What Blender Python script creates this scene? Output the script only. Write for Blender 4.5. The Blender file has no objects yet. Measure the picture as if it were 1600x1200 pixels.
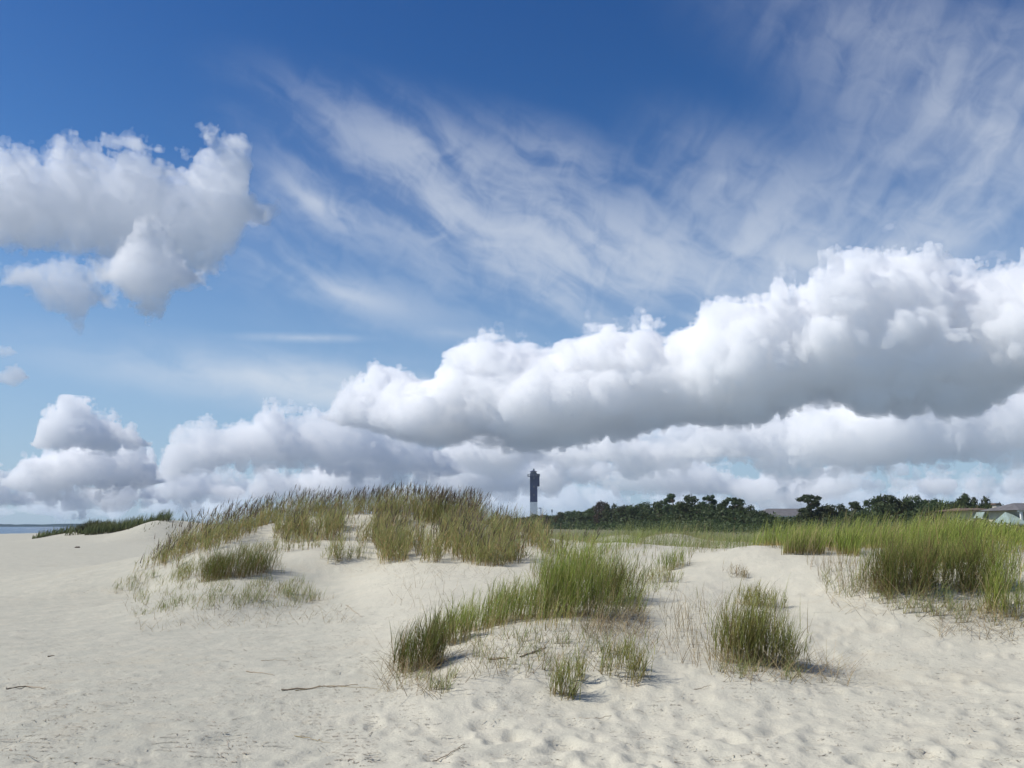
import bpy, bmesh, math, random
import numpy as np
from mathutils import Vector, Matrix
R = math.radians
scene = bpy.context.scene
COL = scene.collection
rng = np.random.default_rng(7)
random.seed(7)

# ---------------------------------------------------------------- camera
F = 1305.0; PITCH = math.atan(222 / F); CAM_Z = 1.6
cam_d = bpy.data.cameras.new("camera"); cam = bpy.data.objects.new("camera", cam_d); COL.objects.link(cam)
cam_d.sensor_width = 36; cam_d.lens = F / 1600 * 36; cam_d.clip_start = 0.05; cam_d.clip_end = 30000
cam.location = (0, 0, CAM_Z); cam.rotation_euler = (R(90) + PITCH, 0, 0)
scene.camera = cam

def ray(px, py):
    """direction (x right, y ahead, z up) seen at a point of the 1600x1200 view, with y = 1"""
    a = (px - 800) / F; b = (600 - py) / F
    y = math.cos(PITCH) - b * math.sin(PITCH); z = math.sin(PITCH) + b * math.cos(PITCH)
    return a / y, 1.0, z / y
def at(px, py, Y):
    a, _, c = ray(px, py); return Vector((a * Y, Y, CAM_Z + c * Y))
def atz(px, py, z):
    a, _, c = ray(px, py); Y = (z - CAM_Z) / c; return Vector((a * Y, Y, z))
def azel(px, py):
    a, b, c = ray(px, py)
    return math.degrees(math.atan2(a, b)), math.degrees(math.atan2(c, math.hypot(a, b)))

# ---------------------------------------------------------------- light
SUN_EL, SUN_AZ = 50.0, -97.0         # azimuth from straight ahead, negative = to the left
sl = bpy.data.lights.new("sun", 'SUN'); sl.energy = 4.4; sl.angle = R(0.55); sl.color = (1.0, 0.95, 0.86)
so = bpy.data.objects.new("sun", sl); COL.objects.link(so)
sd = Vector((math.cos(R(SUN_EL)) * math.sin(R(SUN_AZ)), math.cos(R(SUN_EL)) * math.cos(R(SUN_AZ)), math.sin(R(SUN_EL))))
so.rotation_euler = sd.to_track_quat('Z', 'Y').to_euler(); so.location = sd * 100
vs = scene.view_settings
scene.display_settings.display_device = 'sRGB'
vs.view_transform = 'Standard'; vs.look = 'None'; vs.gamma = 1; vs.exposure = 0.10; vs.use_curve_mapping = False
cy = scene.cycles
cy.use_denoising = True
cy.max_bounces = 6; cy.diffuse_bounces = 2; cy.adaptive_threshold = 0.02; cy.glossy_bounces = 2; cy.transmission_bounces = 4; cy.transparent_max_bounces = 4

# ---------------------------------------------------------------- node writing
class S:
    """a shader socket with arithmetic"""
    def __init__(s, t, o): s.t, s.o = t, o
    def _m(s, op, *a, clamp=False): return math_node(s.t, op, s, *a, clamp=clamp)
    def __add__(s, b): return s._m('ADD', b)
    __radd__ = __add__
    def __sub__(s, b): return s._m('SUBTRACT', b)
    def __rsub__(s, b): return math_node(s.t, 'SUBTRACT', b, s)
    def __mul__(s, b): return s._m('MULTIPLY', b)
    __rmul__ = __mul__
    def __truediv__(s, b): return s._m('DIVIDE', b)
    def __pow__(s, b): return s._m('POWER', b)
    def clamp(s): return s._m('ADD', 0.0, clamp=True)
    def min(s, b): return s._m('MINIMUM', b)
    def max(s, b): return s._m('MAXIMUM', b)
    def abs(s): return s._m('ABSOLUTE')
def put(t, sock, v):
    if isinstance(v, S): t.links.new(v.o, sock)
    elif isinstance(v, bpy.types.NodeSocket): t.links.new(v, sock)
    else: sock.default_value = v
def math_node(t, op, *a, clamp=False):
    n = t.nodes.new('ShaderNodeMath'); n.operation = op; n.use_clamp = clamp
    for i, v in enumerate(a): put(t, n.inputs[i], v)
    return S(t, n.outputs[0])
def sstep(x, a, b):
    """smooth 0..1 as x goes a..b"""
    n = x.t.nodes.new('ShaderNodeMapRange'); n.interpolation_type = 'SMOOTHSTEP'
    put(x.t, n.inputs[0], x); put(x.t, n.inputs[1], a); put(x.t, n.inputs[2], b); n.inputs[3].default_value = 0; n.inputs[4].default_value = 1
    return S(x.t, n.outputs[0])
def combine(t, x, y, z=0.0):
    n = t.nodes.new('ShaderNodeCombineXYZ')
    for i, v in enumerate((x, y, z)): put(t, n.inputs[i], v)
    return S(t, n.outputs[0])
def noise(t, v, scale, detail=4, rough=0.5, dist=0.0, dims='2D', lac=2.0):
    n = t.nodes.new('ShaderNodeTexNoise'); n.noise_dimensions = dims
    put(t, n.inputs['Vector'], v)
    put(t, n.inputs['Scale'], scale); n.inputs['Detail'].default_value = detail; n.inputs['Roughness'].default_value = rough
    n.inputs['Distortion'].default_value = dist; n.inputs['Lacunarity'].default_value = lac
    return S(t, n.outputs[0])
def voro(t, v, scale, detail=0, rough=0.5, smooth=0.6, dims='2D'):
    n = t.nodes.new('ShaderNodeTexVoronoi'); n.voronoi_dimensions = dims; n.feature = 'SMOOTH_F1' if smooth > 0 else 'F1'
    put(t, n.inputs['Vector'], v)
    put(t, n.inputs['Scale'], scale); n.inputs['Detail'].default_value = detail; n.inputs['Roughness'].default_value = rough
    if smooth > 0: n.inputs['Smoothness'].default_value = smooth
    n.normalize = True
    return S(t, n.outputs[0])
def mixc(t, f, a, b, mode='MIX'):
    n = t.nodes.new('ShaderNodeMix'); n.data_type = 'RGBA'; n.blend_type = mode
    put(t, n.inputs[0], f); put(t, n.inputs[6], a); put(t, n.inputs[7], b)
    return S(t, n.outputs[2])
def fcurve(t, x, pts):
    """piecewise curve through pts (x, y), x and y both in 0..1"""
    n = t.nodes.new('ShaderNodeFloatCurve'); put(t, n.inputs[1], x)
    c = n.mapping.curves[0]; n.mapping.extend = 'HORIZONTAL'
    pts = sorted(pts)
    c.points[0].location = pts[0]; c.points[-1].location = pts[-1]
    for p in pts[1:-1]: c.points.new(*p)
    for p in c.points: p.handle_type = 'AUTO_CLAMPED'
    n.mapping.update()
    return S(t, n.outputs[0])

# ---------------------------------------------------------------- sky: clear air, high ice cloud, banks of cumulus
world = bpy.data.worlds.new("World"); scene.world = world; world.use_nodes = True
T = world.node_tree; T.nodes.clear()
out = T.nodes.new('ShaderNodeOutputWorld'); bg = T.nodes.new('ShaderNodeBackground'); T.links.new(bg.outputs[0], out.inputs[0])
sky = T.nodes.new('ShaderNodeTexSky'); sky.sky_type = 'NISHITA'; sky.sun_disc = False
sky.sun_elevation = R(SUN_EL); sky.sun_rotation = R(SUN_AZ)
sky.altitude = 0; sky.air_density = 1.0; sky.dust_density = 0.6; sky.ozone_density = 3.0
SKY_STRENGTH = 0.1
tc = T.nodes.new('ShaderNodeTexCoord'); sep = T.nodes.new('ShaderNodeSeparateXYZ'); T.links.new(tc.outputs['Generated'], sep.inputs[0])
dx, dy, dz = (S(T, sep.outputs[i]) for i in range(3))
az = math_node(T, 'ARCTAN2', dx, dy) * (180 / math.pi)
el = math_node(T, 'ARCSINE', dz.min(1.0).max(-1.0)) * (180 / math.pi)
A0, A1 = -60.0, 60.0; E0, E1 = -5.0, 45.0
azn = (az - A0) / (A1 - A0)
azelv = combine(T, az, el)

def edge(pts):
    q = [azel(*p) for p in pts]
    f = fcurve(T, azn, [((a - A0) / (A1 - A0), (e - E0) / (E1 - E0)) for a, e in q])
    return f * (E1 - E0) + E0

def gauss(px, py, rx, ry, ang):
    """soft oval patch at a place of the sky, radii in degrees"""
    a0, e0 = azel(px, py)
    mp = T.nodes.new('ShaderNodeMapping'); mp.vector_type = 'TEXTURE'; put(T, mp.inputs[0], azelv)
    mp.inputs['Location'].default_value = (a0, e0, 0); mp.inputs['Rotation'].default_value = (0, 0, R(ang)); mp.inputs['Scale'].default_value = (rx * 2.3, ry * 2.3, 1)
    gr = T.nodes.new('ShaderNodeTexGradient'); gr.gradient_type = 'QUADRATIC_SPHERE'; T.links.new(mp.outputs[0], gr.inputs[0])
    return S(T, gr.outputs['Fac'])

hs = T.nodes.new('ShaderNodeHueSaturation'); hs.inputs['Hue'].default_value = 0.5; hs.inputs['Saturation'].default_value = 1.22; hs.inputs['Value'].default_value = 1.0
T.links.new(sky.outputs[0], hs.inputs['Color'])
C = mixc(T, 1.0, S(T, hs.outputs[0]), (0.76, 0.95, 1.08, 1), 'MULTIPLY')
C = mixc(T, sstep(el, 8.0, 38.0), C, mixc(T, 1.0, C, (0.50, 0.66, 0.82, 1), 'MULTIPLY'))
hz = sstep(el, 24.0, -2.0)
C = mixc(T, hz * 0.8, C, (0.39 * 9, 0.53 * 9, 0.71 * 9, 1))

# cirrus: streaks drawn out down to the right, thin veils higher up
def streaks(ang, sx, sy, seed, detail=6, rough=0.6, wf=0.16, wa=3.2):
    ca, sa = math.cos(R(ang)), math.sin(R(ang))
    wn = T.nodes.new('ShaderNodeTexNoise'); wn.noise_dimensions = '2D'; put(T, wn.inputs['Vector'], azelv); wn.inputs['Scale'].default_value = wf; wn.inputs['Detail'].default_value = 3
    ws = T.nodes.new('ShaderNodeSeparateXYZ'); T.links.new(wn.outputs['Color'], ws.inputs[0])
    a2 = az + (S(T, ws.outputs[0]) - 0.5) * wa; e2 = el + (S(T, ws.outputs[1]) - 0.5) * wa
    u = (a2 * ca + e2 * sa) * sx; v = (e2 * ca - a2 * sa) * sy
    return noise(T, combine(T, u + seed * 3.1, v + seed * 7.7), 1.0, detail, rough)
st1 = streaks(-25, 0.075, 0.34, 3, 4, 0.5, 0.11, 3.4)
st2 = streaks(-10, 0.06, 0.34, 11, 4, 0.5)
st3 = streaks(50, 0.07, 0.36, 23, 4, 0.48, 0.10, 4.0)
fl = noise(T, azelv, 0.5, 6, 0.58, 0.6)
m1 = gauss(690, 330, 9.0, 2.8, -24) * 0.85 + gauss(500, 318, 3.6, 1.4, -18) * 1.1 + gauss(650, 225, 8, 2.2, -10) * 0.5 + gauss(900, 380, 7, 2.6, -24) * 0.55 \
   + gauss(1010, 400, 11, 3.2, -20) * 0.5 + gauss(880, 250, 4, 1.6, -22) * 0.4 + gauss(545, 462, 4.2, 0.8, -12) * 0.75 + gauss(390, 370, 3.2, 1.5, -35) * 0.5 \
   + gauss(520, 440, 9, 2.5, -12) * 0.3 + gauss(950, 420, 16, 5, -12) * 0.30 + gauss(860, 460, 10, 2.2, -14) * 0.3
m2 = gauss(430, 590, 10, 1.35, -3) * 1.2 + gauss(480, 528, 3, 0.22, 2) * 0.9 + gauss(690, 520, 4, 0.4, -4) * 0.5 + gauss(560, 620, 7, 1.2, -5) * 0.7
m3 = gauss(1240, 410, 9, 3.4, -4) * 1.0 + gauss(1500, 330, 6, 2.0, 52) * 0.7 + gauss(1130, 280, 5, 2.6, -25) * 0.55 + gauss(1340, 270, 7, 4, 20) * 0.5 \
   + gauss(1500, 130, 9, 4.2, -38) * 0.6 + gauss(1350, 60, 8, 2.5, -20) * 0.3 + gauss(1580, 230, 5, 5, 60) * 0.42 + gauss(1420, 420, 5, 2.5, 20) * 0.5
c1 = m1 * (sstep(st1 + (fl - 0.5) * 0.34, 0.27, 0.74) * 0.95 + 0.16)
c2 = m2 * (sstep(st2 + (fl - 0.5) * 0.3, 0.22, 0.7) * 0.95 + 0.2)
c3 = m3 * (sstep(st1 + (fl - 0.5) * 0.28, 0.2, 0.85) * 0.32 + sstep(st3 + (fl - 0.5) * 0.42, 0.26, 0.76) * 0.55 + 0.20)
ca = (c1 + c2 + c3)
ca = (ca / (ca * 0.5 + 1.0)).clamp()
C = mixc(T, ca * 0.80, C, (0.78 * 9, 0.83 * 9, 0.90 * 9, 1))
put(T, bg.inputs[0], C); bg.inputs[1].default_value = SKY_STRENGTH
world.cycles.sampling_method = 'MANUAL'; world.cycles.sample_map_resolution = 512
cam_d.clip_end = 200000
# ---------------------------------------------------------------- cumulus clouds: closed bodies of lit vapour, kilometres away
import openvdb as vdb
def lattice(shape, cell, seed):
    """smooth random field on a regular grid, one random value per cell corner"""
    g = np.random.default_rng(seed)
    ns = [max(2, int(math.ceil(s / cell)) + 2) for s in shape]
    a = g.uniform(-1, 1, ns).astype(np.float32)
    for ax, s in enumerate(shape):
        x = np.arange(s, dtype=np.float32) / cell + g.uniform(0, 0.9)
        i = np.minimum(x.astype(int), ns[ax] - 2); f = x - i; f = f * f * f * (f * (f * 6 - 15) + 10)
        sh = [1] * a.ndim; sh[ax] = s; f = f.reshape(sh).astype(np.float32)
        lo = np.take(a, i, axis=ax); hi = np.take(a, i + 1, axis=ax); a = lo + (hi - lo) * f
    return a
def smin(a, b, k):
    h = np.clip(0.5 + 0.5 * (b - a) / k, 0, 1); return b + (a - b) * h - k * h * (1 - h)
CLOUD_PAR = {}
def cloud_mat(mfp, g=0.0, col=(1, 1, 1)):
    m = bpy.data.materials.new("cloud_vapour"); m.use_nodes = True; t = m.node_tree; t.nodes.clear()
    o = t.nodes.new('ShaderNodeOutputMaterial'); v = t.nodes.new('ShaderNodeVolumeScatter')
    v.inputs['Color'].default_value = (*col, 1); v.inputs['Density'].default_value = 1.0 / mfp; v.inputs['Anisotropy'].default_value = g
    t.links.new(v.outputs[0], o.inputs['Volume'])
    return m
def make_cloud(name, D, top, base, vox_px, mfp, thick=1.0, bump=1.0, seed=1, big=0.55, g=0.0, x_lim=None, flat=0.5, cells=(1.0, 0.5, 0.25, 0.125, 0.0625, 0.033), amps=(0.40, 0.34, 0.27, 0.20, 0.145, 0.10), lean=0.0, veil=None, rag=0.0, holes=0.0):
    """top and base: outlines of the bank as seen from the beach, D: metres to its middle"""
    s = D / F                                           # metres per view unit at that distance
    cen = np.array(list(top) + list(base), float); fw = Vector(ray(*((cen.min(0) + cen.max(0)) / 2))).normalized()
    rt = fw.cross(Vector((0, 0, 1))).normalized(); uv_ = rt.cross(fw)
    def world(p):                                       # in the cloud's own frame, which faces the beach
        d = Vector(ray(*p)); d = d * (D / d.dot(fw)); return d.dot(rt), d.dot(uv_)
    tx = np.array([world(p) for p in top]); bx = np.array([world(p) for p in base])
    x0 = min(tx[0, 0], bx[0, 0]); x1 = max(tx[-1, 0], bx[-1, 0])
    H = (tx[:, 1].max() - bx[:, 1].min())
    pad = 0.28 * H
    vx = vox_px * s
    xs = np.arange(x0 - pad, x1 + pad, vx, dtype=np.float32)
    zs = np.arange(bx[:, 1].min() - pad, tx[:, 1].max() + pad, vx, dtype=np.float32)
    te = np.interp(xs, tx[:, 0], tx[:, 1]).astype(np.float32); be = np.interp(xs, bx[:, 0], bx[:, 1]).astype(np.float32)
    W = 0.5 * H * thick
    ys = np.arange(-W - pad, W + pad, vx, dtype=np.float32)
    loc = np.maximum(te - be, 1.0)                      # local height
    Z = zs[None, None, :]
    up = te[:, None, None] - Z; dn = Z - be[:, None, None]
    k = (loc * 0.35)[:, None, None] + vx
    f = smin(up, dn * 1.3, k)
    yc = ys[None, :, None] - lean * (Z - zs.mean())
    f = f - (0.5 * loc)[:, None, None] * (yc / W) ** 2
    # ends taper
    f = np.minimum(f, ((xs - x0) * 0.8)[:, None, None]); f = np.minimum(f, ((x1 - xs) * 0.8)[:, None, None])
    shp = (len(xs), len(ys), len(zs))
    # puffs: nested billows, largest about `big` of the cloud's height, weaker toward the flat base
    n = np.zeros(shp, np.float32)
    wgt = np.clip(dn / (k * 1.2) , flat, 1.0)
    for i, (c, a) in enumerate(zip(cells, amps)):
        cell = max(1.5, big * H * c / vx)
        if big * H * c / vx < 1.5: break
        b = lattice(shp, cell, seed * 31 + i)
        n += ((2.6 * np.abs(b) - 0.8) * 0.78 + 0.30 * lattice(shp, cell * 0.83, seed * 31 + 20 + i)) * a * H * big * bump * 0.62 if i > 0 else b * a * H * big * bump
    lo_frac = np.clip(loc / H * 1.4, 0.12, 1.0)[:, None, None]
    f = f + n * wgt * lo_frac
    if holes > 0:
        f = f - np.clip(lattice(shp, 0.9 * H / vx, seed * 3 + 5) + 0.6 * lattice(shp, 0.45 * H / vx, seed * 3 + 6) - 0.05, 0, 1) * holes * H
    if rag > 0:
        f = f + lattice(shp, 0.16 * H / vx, seed * 7 + 3) * rag * H + lattice(shp, 0.07 * H / vx, seed * 7 + 4) * rag * H * 0.6
    o = cloud_mesh(name, f, vx, xs, ys, zs, D, cloud_mat(mfp * s, g))
    o.matrix_world = Matrix.Translation(fw * D + Vector((0, 0, CAM_Z))) @ Matrix((rt, fw, uv_)).transposed().to_4x4()
    if veil:
        off, rg, mf = veil
        f = f + off * H + (lattice(shp, 0.22 * H / vx, seed * 5 + 1) + 0.8 * lattice(shp, 0.1 * H / vx, seed * 5 + 2) + 0.5 * lattice(shp, max(2, 0.045 * H / vx), seed * 5 + 3)) * rg * H
        v = cloud_mesh("veil", f, vx, xs, ys, zs, 0, cloud_mat(mf * s, g)); v.parent = o
    return o
def cloud_mesh(name, f, vx, xs, ys, zs, D, mat):
    f[0], f[-1] = -1, -1; f[:, 0], f[:, -1] = -1, -1; f[:, :, 0], f[:, :, -1] = -1, -1
    gr = vdb.FloatGrid(-1.0); gr.copyFromArray(np.ascontiguousarray(f / vx))
    p, q = gr.convertToQuads(isovalue=0.0) if hasattr(gr, 'convertToQuads') else (gr.convertToPolygons(isovalue=0.0)[0], gr.convertToPolygons(isovalue=0.0)[2])
    # keep bodies of vapour, drop stray crumbs
    q = q.astype(np.int64); lab = np.arange(len(p))
    for it in range(60):
        old = lab.copy(); m_ = lab[q].min(1)
        for c in range(4): np.minimum.at(lab, q[:, c], m_)
        lab = lab[lab]; lab = lab[lab]
        if (lab == old).all(): break
    cnt = np.bincount(lab, minlength=len(p)); keep = cnt[lab] >= (max(600, 0.02 * len(p)) if name == "cloud" else 250)
    q = q[keep[q[:, 0]]]; remap = np.cumsum(keep) - 1; p = p[keep]; q = remap[q]
    P = np.empty((len(p), 3), np.float32)
    P[:, 0] = p[:, 0] * vx + xs[0]; P[:, 1] = p[:, 1] * vx + ys[0]; P[:, 2] = p[:, 2] * vx + zs[0]
    me = bpy.data.meshes.new(name)
    me.vertices.add(len(P)); me.vertices.foreach_set('co', P.ravel())
    me.loops.add(len(q) * 4); me.loops.foreach_set('vertex_index', np.ascontiguousarray(q[:, ::-1]).astype(np.int32).ravel())
    me.polygons.add(len(q)); me.polygons.foreach_set('loop_start', np.arange(len(q), dtype=np.int32) * 4)
    me.update(calc_edges=True)
    o = bpy.data.objects.new(name, me); COL.objects.link(o)
    me.materials.append(mat)
    print(name, f.shape, len(q))
    return o
cy.volume_bounces = 28; cy.max_bounces = 30
cam_d.clip_end = 200000
def cloud(label, *a, **k):
    o = make_cloud("cloud", *a, **k); o["label"] = label; o["category"] = "cloud"; o["group"] = "cumulus clouds over the beach"; return o
cloud("huge white cumulus bank with dark grey base, rising toward the right above the trees", 4600,
      [(545, 640), (566, 596), (610, 586), (650, 601), (690, 596), (704, 564), (750, 551), (800, 541), (850, 548), (900, 526), (960, 511), (1010, 504), (1060, 508), (1100, 496), (1160, 488), (1210, 464), (1270, 436), (1320, 404), (1380, 392), (1440, 396), (1480, 424), (1540, 428), (1600, 441), (1750, 460), (1950, 560)],
      [(545, 650), (570, 672), (640, 680), (720, 692), (850, 692), (950, 672), (1050, 658), (1180, 648), (1300, 642), (1420, 630), (1520, 628), (1600, 600), (1950, 600)], 2.3, 22, seed=3, big=0.40, thick=1.0, bump=1.1, flat=0.6, veil=(0.012, 0.03, 90))
cloud("broad white cumulus bank just under the huge grey based one, right half of the sky", 9000,
      [(600, 715), (640, 680), (720, 668), (800, 672), (900, 662), (1000, 655), (1100, 640), (1200, 615), (1300, 600), (1400, 596), (1500, 590), (1600, 575), (1750, 570), (1950, 620)],
      [(600, 720), (700, 738), (850, 738), (1000, 738), (1200, 748), (1350, 742), (1480, 726), (1600, 716), (1950, 716)], 1.9, 24, flat=0.75, seed=9, big=0.5, bump=1.5, holes=0.35)
cloud("row of rounded white cumulus heads left of the huge bank", 8600,
      [(252, 732), (260, 706), (275, 676), (310, 660), (350, 672), (380, 650), (430, 642), (462, 662), (500, 646), (550, 640), (600, 650), (680, 690), (720, 730)],
      [(252, 746), (280, 744), (420, 726), (540, 738), (700, 742), (720, 740)], 1.5, 25, flat=0.8, seed=14, big=0.45, bump=1.6, amps=(0.28, 0.40, 0.29, 0.20, 0.145, 0.10))
cloud("long low band of pale cumulus with grey bases, behind the lighthouse", 16000,
      [(225, 785), (245, 765), (262, 725), (300, 732), (400, 738), (520, 726), (620, 710), (720, 704), (850, 692), (950, 694), (1050, 716), (1150, 742), (1250, 730), (1420, 736), (1600, 722), (1900, 722)],
      [(225, 790), (260, 784), (400, 776), (600, 782), (800, 774), (1000, 776), (1250, 784), (1600, 778), (1900, 778)], 1.7, 25, seed=17, big=0.75, bump=1.5, flat=0.7, holes=0.7)
cloud("lowest hazy cloud band along the horizon, behind the trees", 30000,
      [(-100, 800), (0, 785), (200, 782), (300, 768), (420, 764), (560, 768), (700, 758), (850, 762), (1000, 756), (1150, 764), (1300, 752), (1450, 756), (1600, 752), (1800, 760)],
      [(-100, 812), (400, 806), (1200, 808), (1800, 808)], 1.8, 34, seed=19, big=0.8, bump=1.5, flat=0.7, holes=0.8)
cloud("pale domed puff on top of the cloud heap low over the sea at far left", 12000,
      [(52, 694), (62, 664), (95, 642), (140, 638), (185, 652), (212, 674), (228, 692)], [(52, 696), (90, 704), (150, 708), (228, 696)], 1.3, 17, seed=24, big=0.7, thick=1.4, bump=1.5, flat=0.8)
cloud("middle tier of the cloud heap low over the sea at far left", 13500,
      [(8, 752), (30, 728), (62, 712), (95, 694), (140, 688), (180, 706), (212, 692), (236, 716), (254, 750)], [(8, 756), (70, 762), (160, 760), (254, 754)], 1.3, 16, seed=61, big=0.7, thick=1.4, bump=1.6, flat=0.8)
cloud("lowest hazy tier of the cloud heap, just above the sea at far left", 16000,
      [(-70, 780), (-40, 748), (-10, 738), (25, 752), (70, 744), (130, 756), (180, 746), (235, 758), (262, 782)], [(-70, 784), (0, 796), (120, 798), (262, 786)], 1.3, 22, seed=67, big=0.8, thick=1.4, bump=1.6, flat=0.8, holes=0.2)
cloud("large ragged white cumulus high on the left, cut by the photo edge", 1850,
      [(-160, 330), (-120, 270), (0, 246), (40, 250), (64, 268), (85, 246), (150, 226), (215, 228), (255, 242), (275, 258), (298, 246), (322, 226), (366, 230), (386, 262), (392, 300), (394, 336)],
      [(-160, 340), (-120, 380), (0, 384), (60, 384), (150, 394), (200, 412), (250, 420), (290, 418), (330, 414), (360, 395), (382, 350), (394, 340)], 2.1, 62, flat=0.85, seed=30, big=0.26, thick=0.5, bump=1.5, amps=(0.22, 0.42, 0.30, 0.21, 0.15, 0.11), cells=(1.2, 0.6, 0.3, 0.15, 0.075, 0.04), rag=0.06, veil=(0.02, 0.08, 60))
cloud("small tattered cloud scrap under the large left cumulus", 1150,
      [(20, 430), (40, 415), (80, 405), (120, 412), (140, 430), (156, 455), (165, 470)],
      [(20, 440), (45, 445), (75, 485), (98, 490), (112, 506), (130, 504), (142, 480), (155, 472), (165, 472)], 2.0, 60, seed=31, big=0.5, thick=0.7, bump=1.3, rag=0.08, veil=(0.06, 0.14, 90))
cloud("rounded white cloud lobe hanging under the right part of the large left cumulus", 1480,
      [(168, 430), (184, 402), (205, 380), (240, 368), (275, 386), (292, 414), (304, 432)],
      [(168, 433), (190, 446), (204, 474), (230, 494), (254, 482), (274, 448), (304, 434)], 1.6, 42, seed=57, big=0.34, thick=0.6, flat=0.9, bump=2.0, rag=0.09, veil=(0.03, 0.12, 60))
cloud("little oval cloud puff at the left edge of the sky", 2600, [(-70, 590), (-30, 572), (15, 574), (42, 588)], [(-70, 592), (-30, 602), (20, 600), (42, 592)], 1.4, 22, seed=37, big=0.9, rag=0.1)
cloud("faint tiny cloud wisp above the oval puff, left edge of the sky", 2600, [(-60, 548), (-20, 536), (10, 538), (26, 550)], [(-60, 549), (-20, 558), (10, 558), (26, 552)], 1.4, 35, seed=41, big=0.9, rag=0.1)
# ---------------------------------------------------------------- terrain: beach, dunes, back-dune flats
def vnoise(x, y, seed):
    """value noise over arrays, about -1..1"""
    xi = np.floor(x).astype(np.int64); yi = np.floor(y).astype(np.int64); fx = x - xi; fy = y - yi
    fx = fx * fx * fx * (fx * (fx * 6 - 15) + 10); fy = fy * fy * fy * (fy * (fy * 6 - 15) + 10)
    def h(a, b):
        n = (a * 374761393 + b * 668265263 + seed * 2147483647) & 0xFFFFFFFF
        n = ((n ^ (n >> 13)) * 1274126177) & 0xFFFFFFFF
        n = (n ^ (n >> 16)) & 0xFFFF
        return n / 32767.5 - 1.0
    a = h(xi, yi); b = h(xi + 1, yi); c = h(xi, yi + 1); d = h(xi + 1, yi + 1)
    return (a * (1 - fx) + b * fx) * (1 - fy) + (c * (1 - fx) + d * fx) * fy
def fbm(x, y, seed, octs=4, g=0.5):
    s = 0; a = 1.0
    for i in range(octs):
        s = s + a * vnoise(x * 2 ** i + i * 13.7, y * 2 ** i - i * 7.3, seed + i); a *= g
    return s
# (view point, known depth or known height): heights of the near dunes, m
CP = []
def cz(px, py, z): v = atz(px, py, z); CP.append((v.x, v.y, z))
def cd(px, py, Y): v = at(px, py, Y); CP.append((v.x, v.y, v.z))
def cw(x, y, z): CP.append((x, y, z))
for px, py in ((0, 1200), (300, 1200), (600, 1200), (900, 1200), (1200, 1200), (1600, 1200), (0, 1080), (200, 1080), (420, 1090), (560, 1130), (0, 990), (150, 990), (1400, 1120), (1100, 1130), (1250, 1120), (0, 920), (110, 930), (0, 870), (100, 870), (760, 1130), (330, 1020), (440, 1040), (170, 880), (225, 872)): cz(px, py, 0.0)
for px, py, z in ((560, 1060, 0.03), (480, 1000, 0.08), (550, 940, 0.32), (620, 960, 0.28), (520, 905, 0.5), (450, 960, 0.12), (630, 1010, 0.12), (730, 1000, 0.34), (690, 960, 0.36), (800, 965, 0.44), (900, 972, 0.46), (980, 960, 0.48), (860, 1010, 0.34), (940, 1020, 0.30), (650, 1065, 0.04), (760, 1050, 0.22), (880, 1085, 0.06), (980, 1075, 0.08), (850, 1045, 0.22),
                  (300, 940, 0.30), (360, 908, 0.52), (260, 955, 0.14), (200, 962, 0.04), (350, 985, 0.06), (420, 930, 0.36), (480, 942, 0.20), (240, 925, 0.10),
                  (1170, 1048, 0.16), (1240, 1050, 0.12), (1100, 1030, 0.18), (1050, 990, 0.32), (1120, 930, 0.62), (1210, 930, 0.60), (1160, 985, 0.36), (1300, 1050, 0.05), (1350, 960, 0.48), (1480, 1000, 0.28), (1590, 1005, 0.26), (1600, 1080, 0.06), (1420, 1040, 0.12), (1550, 940, 0.62)): cz(px, py, z)
for px, py, Y in ((340, 852, 21), (290, 885, 20), (420, 822, 24), (480, 808, 25.5), (560, 804, 26), (650, 805, 25.5), (720, 814, 24), (780, 836, 22.5), (450, 850, 21.5), (540, 848, 21), (620, 886, 17.2), (500, 872, 18.8), (430, 880, 18.5), (760, 888, 16.5), (680, 860, 20), (600, 850, 21), (740, 850, 20.5), (820, 868, 18),
                  (700, 905, 15.5), (900, 880, 17), (1000, 868, 18), (1050, 880, 16), (985, 848, 21), (1040, 870, 18.5), (1180, 855, 15), (1110, 866, 15.5), (1250, 868, 14.5), (1310, 880, 13.5), (1450, 925, 11.4), (1380, 930, 11.4), (1400, 872, 14), (1500, 853, 14.2), (1600, 860, 14), (1700, 864, 14), (1480, 838, 16), (1600, 849, 16), (1380, 848, 16.2), (1300, 850, 17), (1700, 950, 10.5)): cd(px, py, Y)
for x, y, z in ((-9, 32, 0.8), (-4, 36, 0.7), (2, 34, 0.65), (8, 34, 0.65), (14, 30, 0.7), (-14, 30, 0.2), (6, 24, 0.85), (11, 24, 0.85), (16, 24, 0.85), (3, 25, 0.88), (-20, 40, 0.05), (-12, 45, 0.5), (0, 48, 0.55), (10, 48, 0.55), (22, 45, 0.55), (24, 24, 0.9), (20, 12, 0.9), (14, 6, 0.2), (6, 1, 0), (-6, 1, 0), (-20, 6, 0), (-24, 20, 0), (-28, 34, 0), (0, -8, 0), (14, -6, 0.1), (-14, -6, 0)): cw(x, y, z)
CP = np.array(CP)
def _phi(d2): return np.sqrt(d2 + 0.8 ** 2)
_d = ((CP[:, None, :2] - CP[None, :, :2]) ** 2).sum(-1)
_A = _phi(_d) - np.eye(len(CP)) * 0.06
_w = np.linalg.solve(_A, CP[:, 2] - 0.4)
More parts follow.
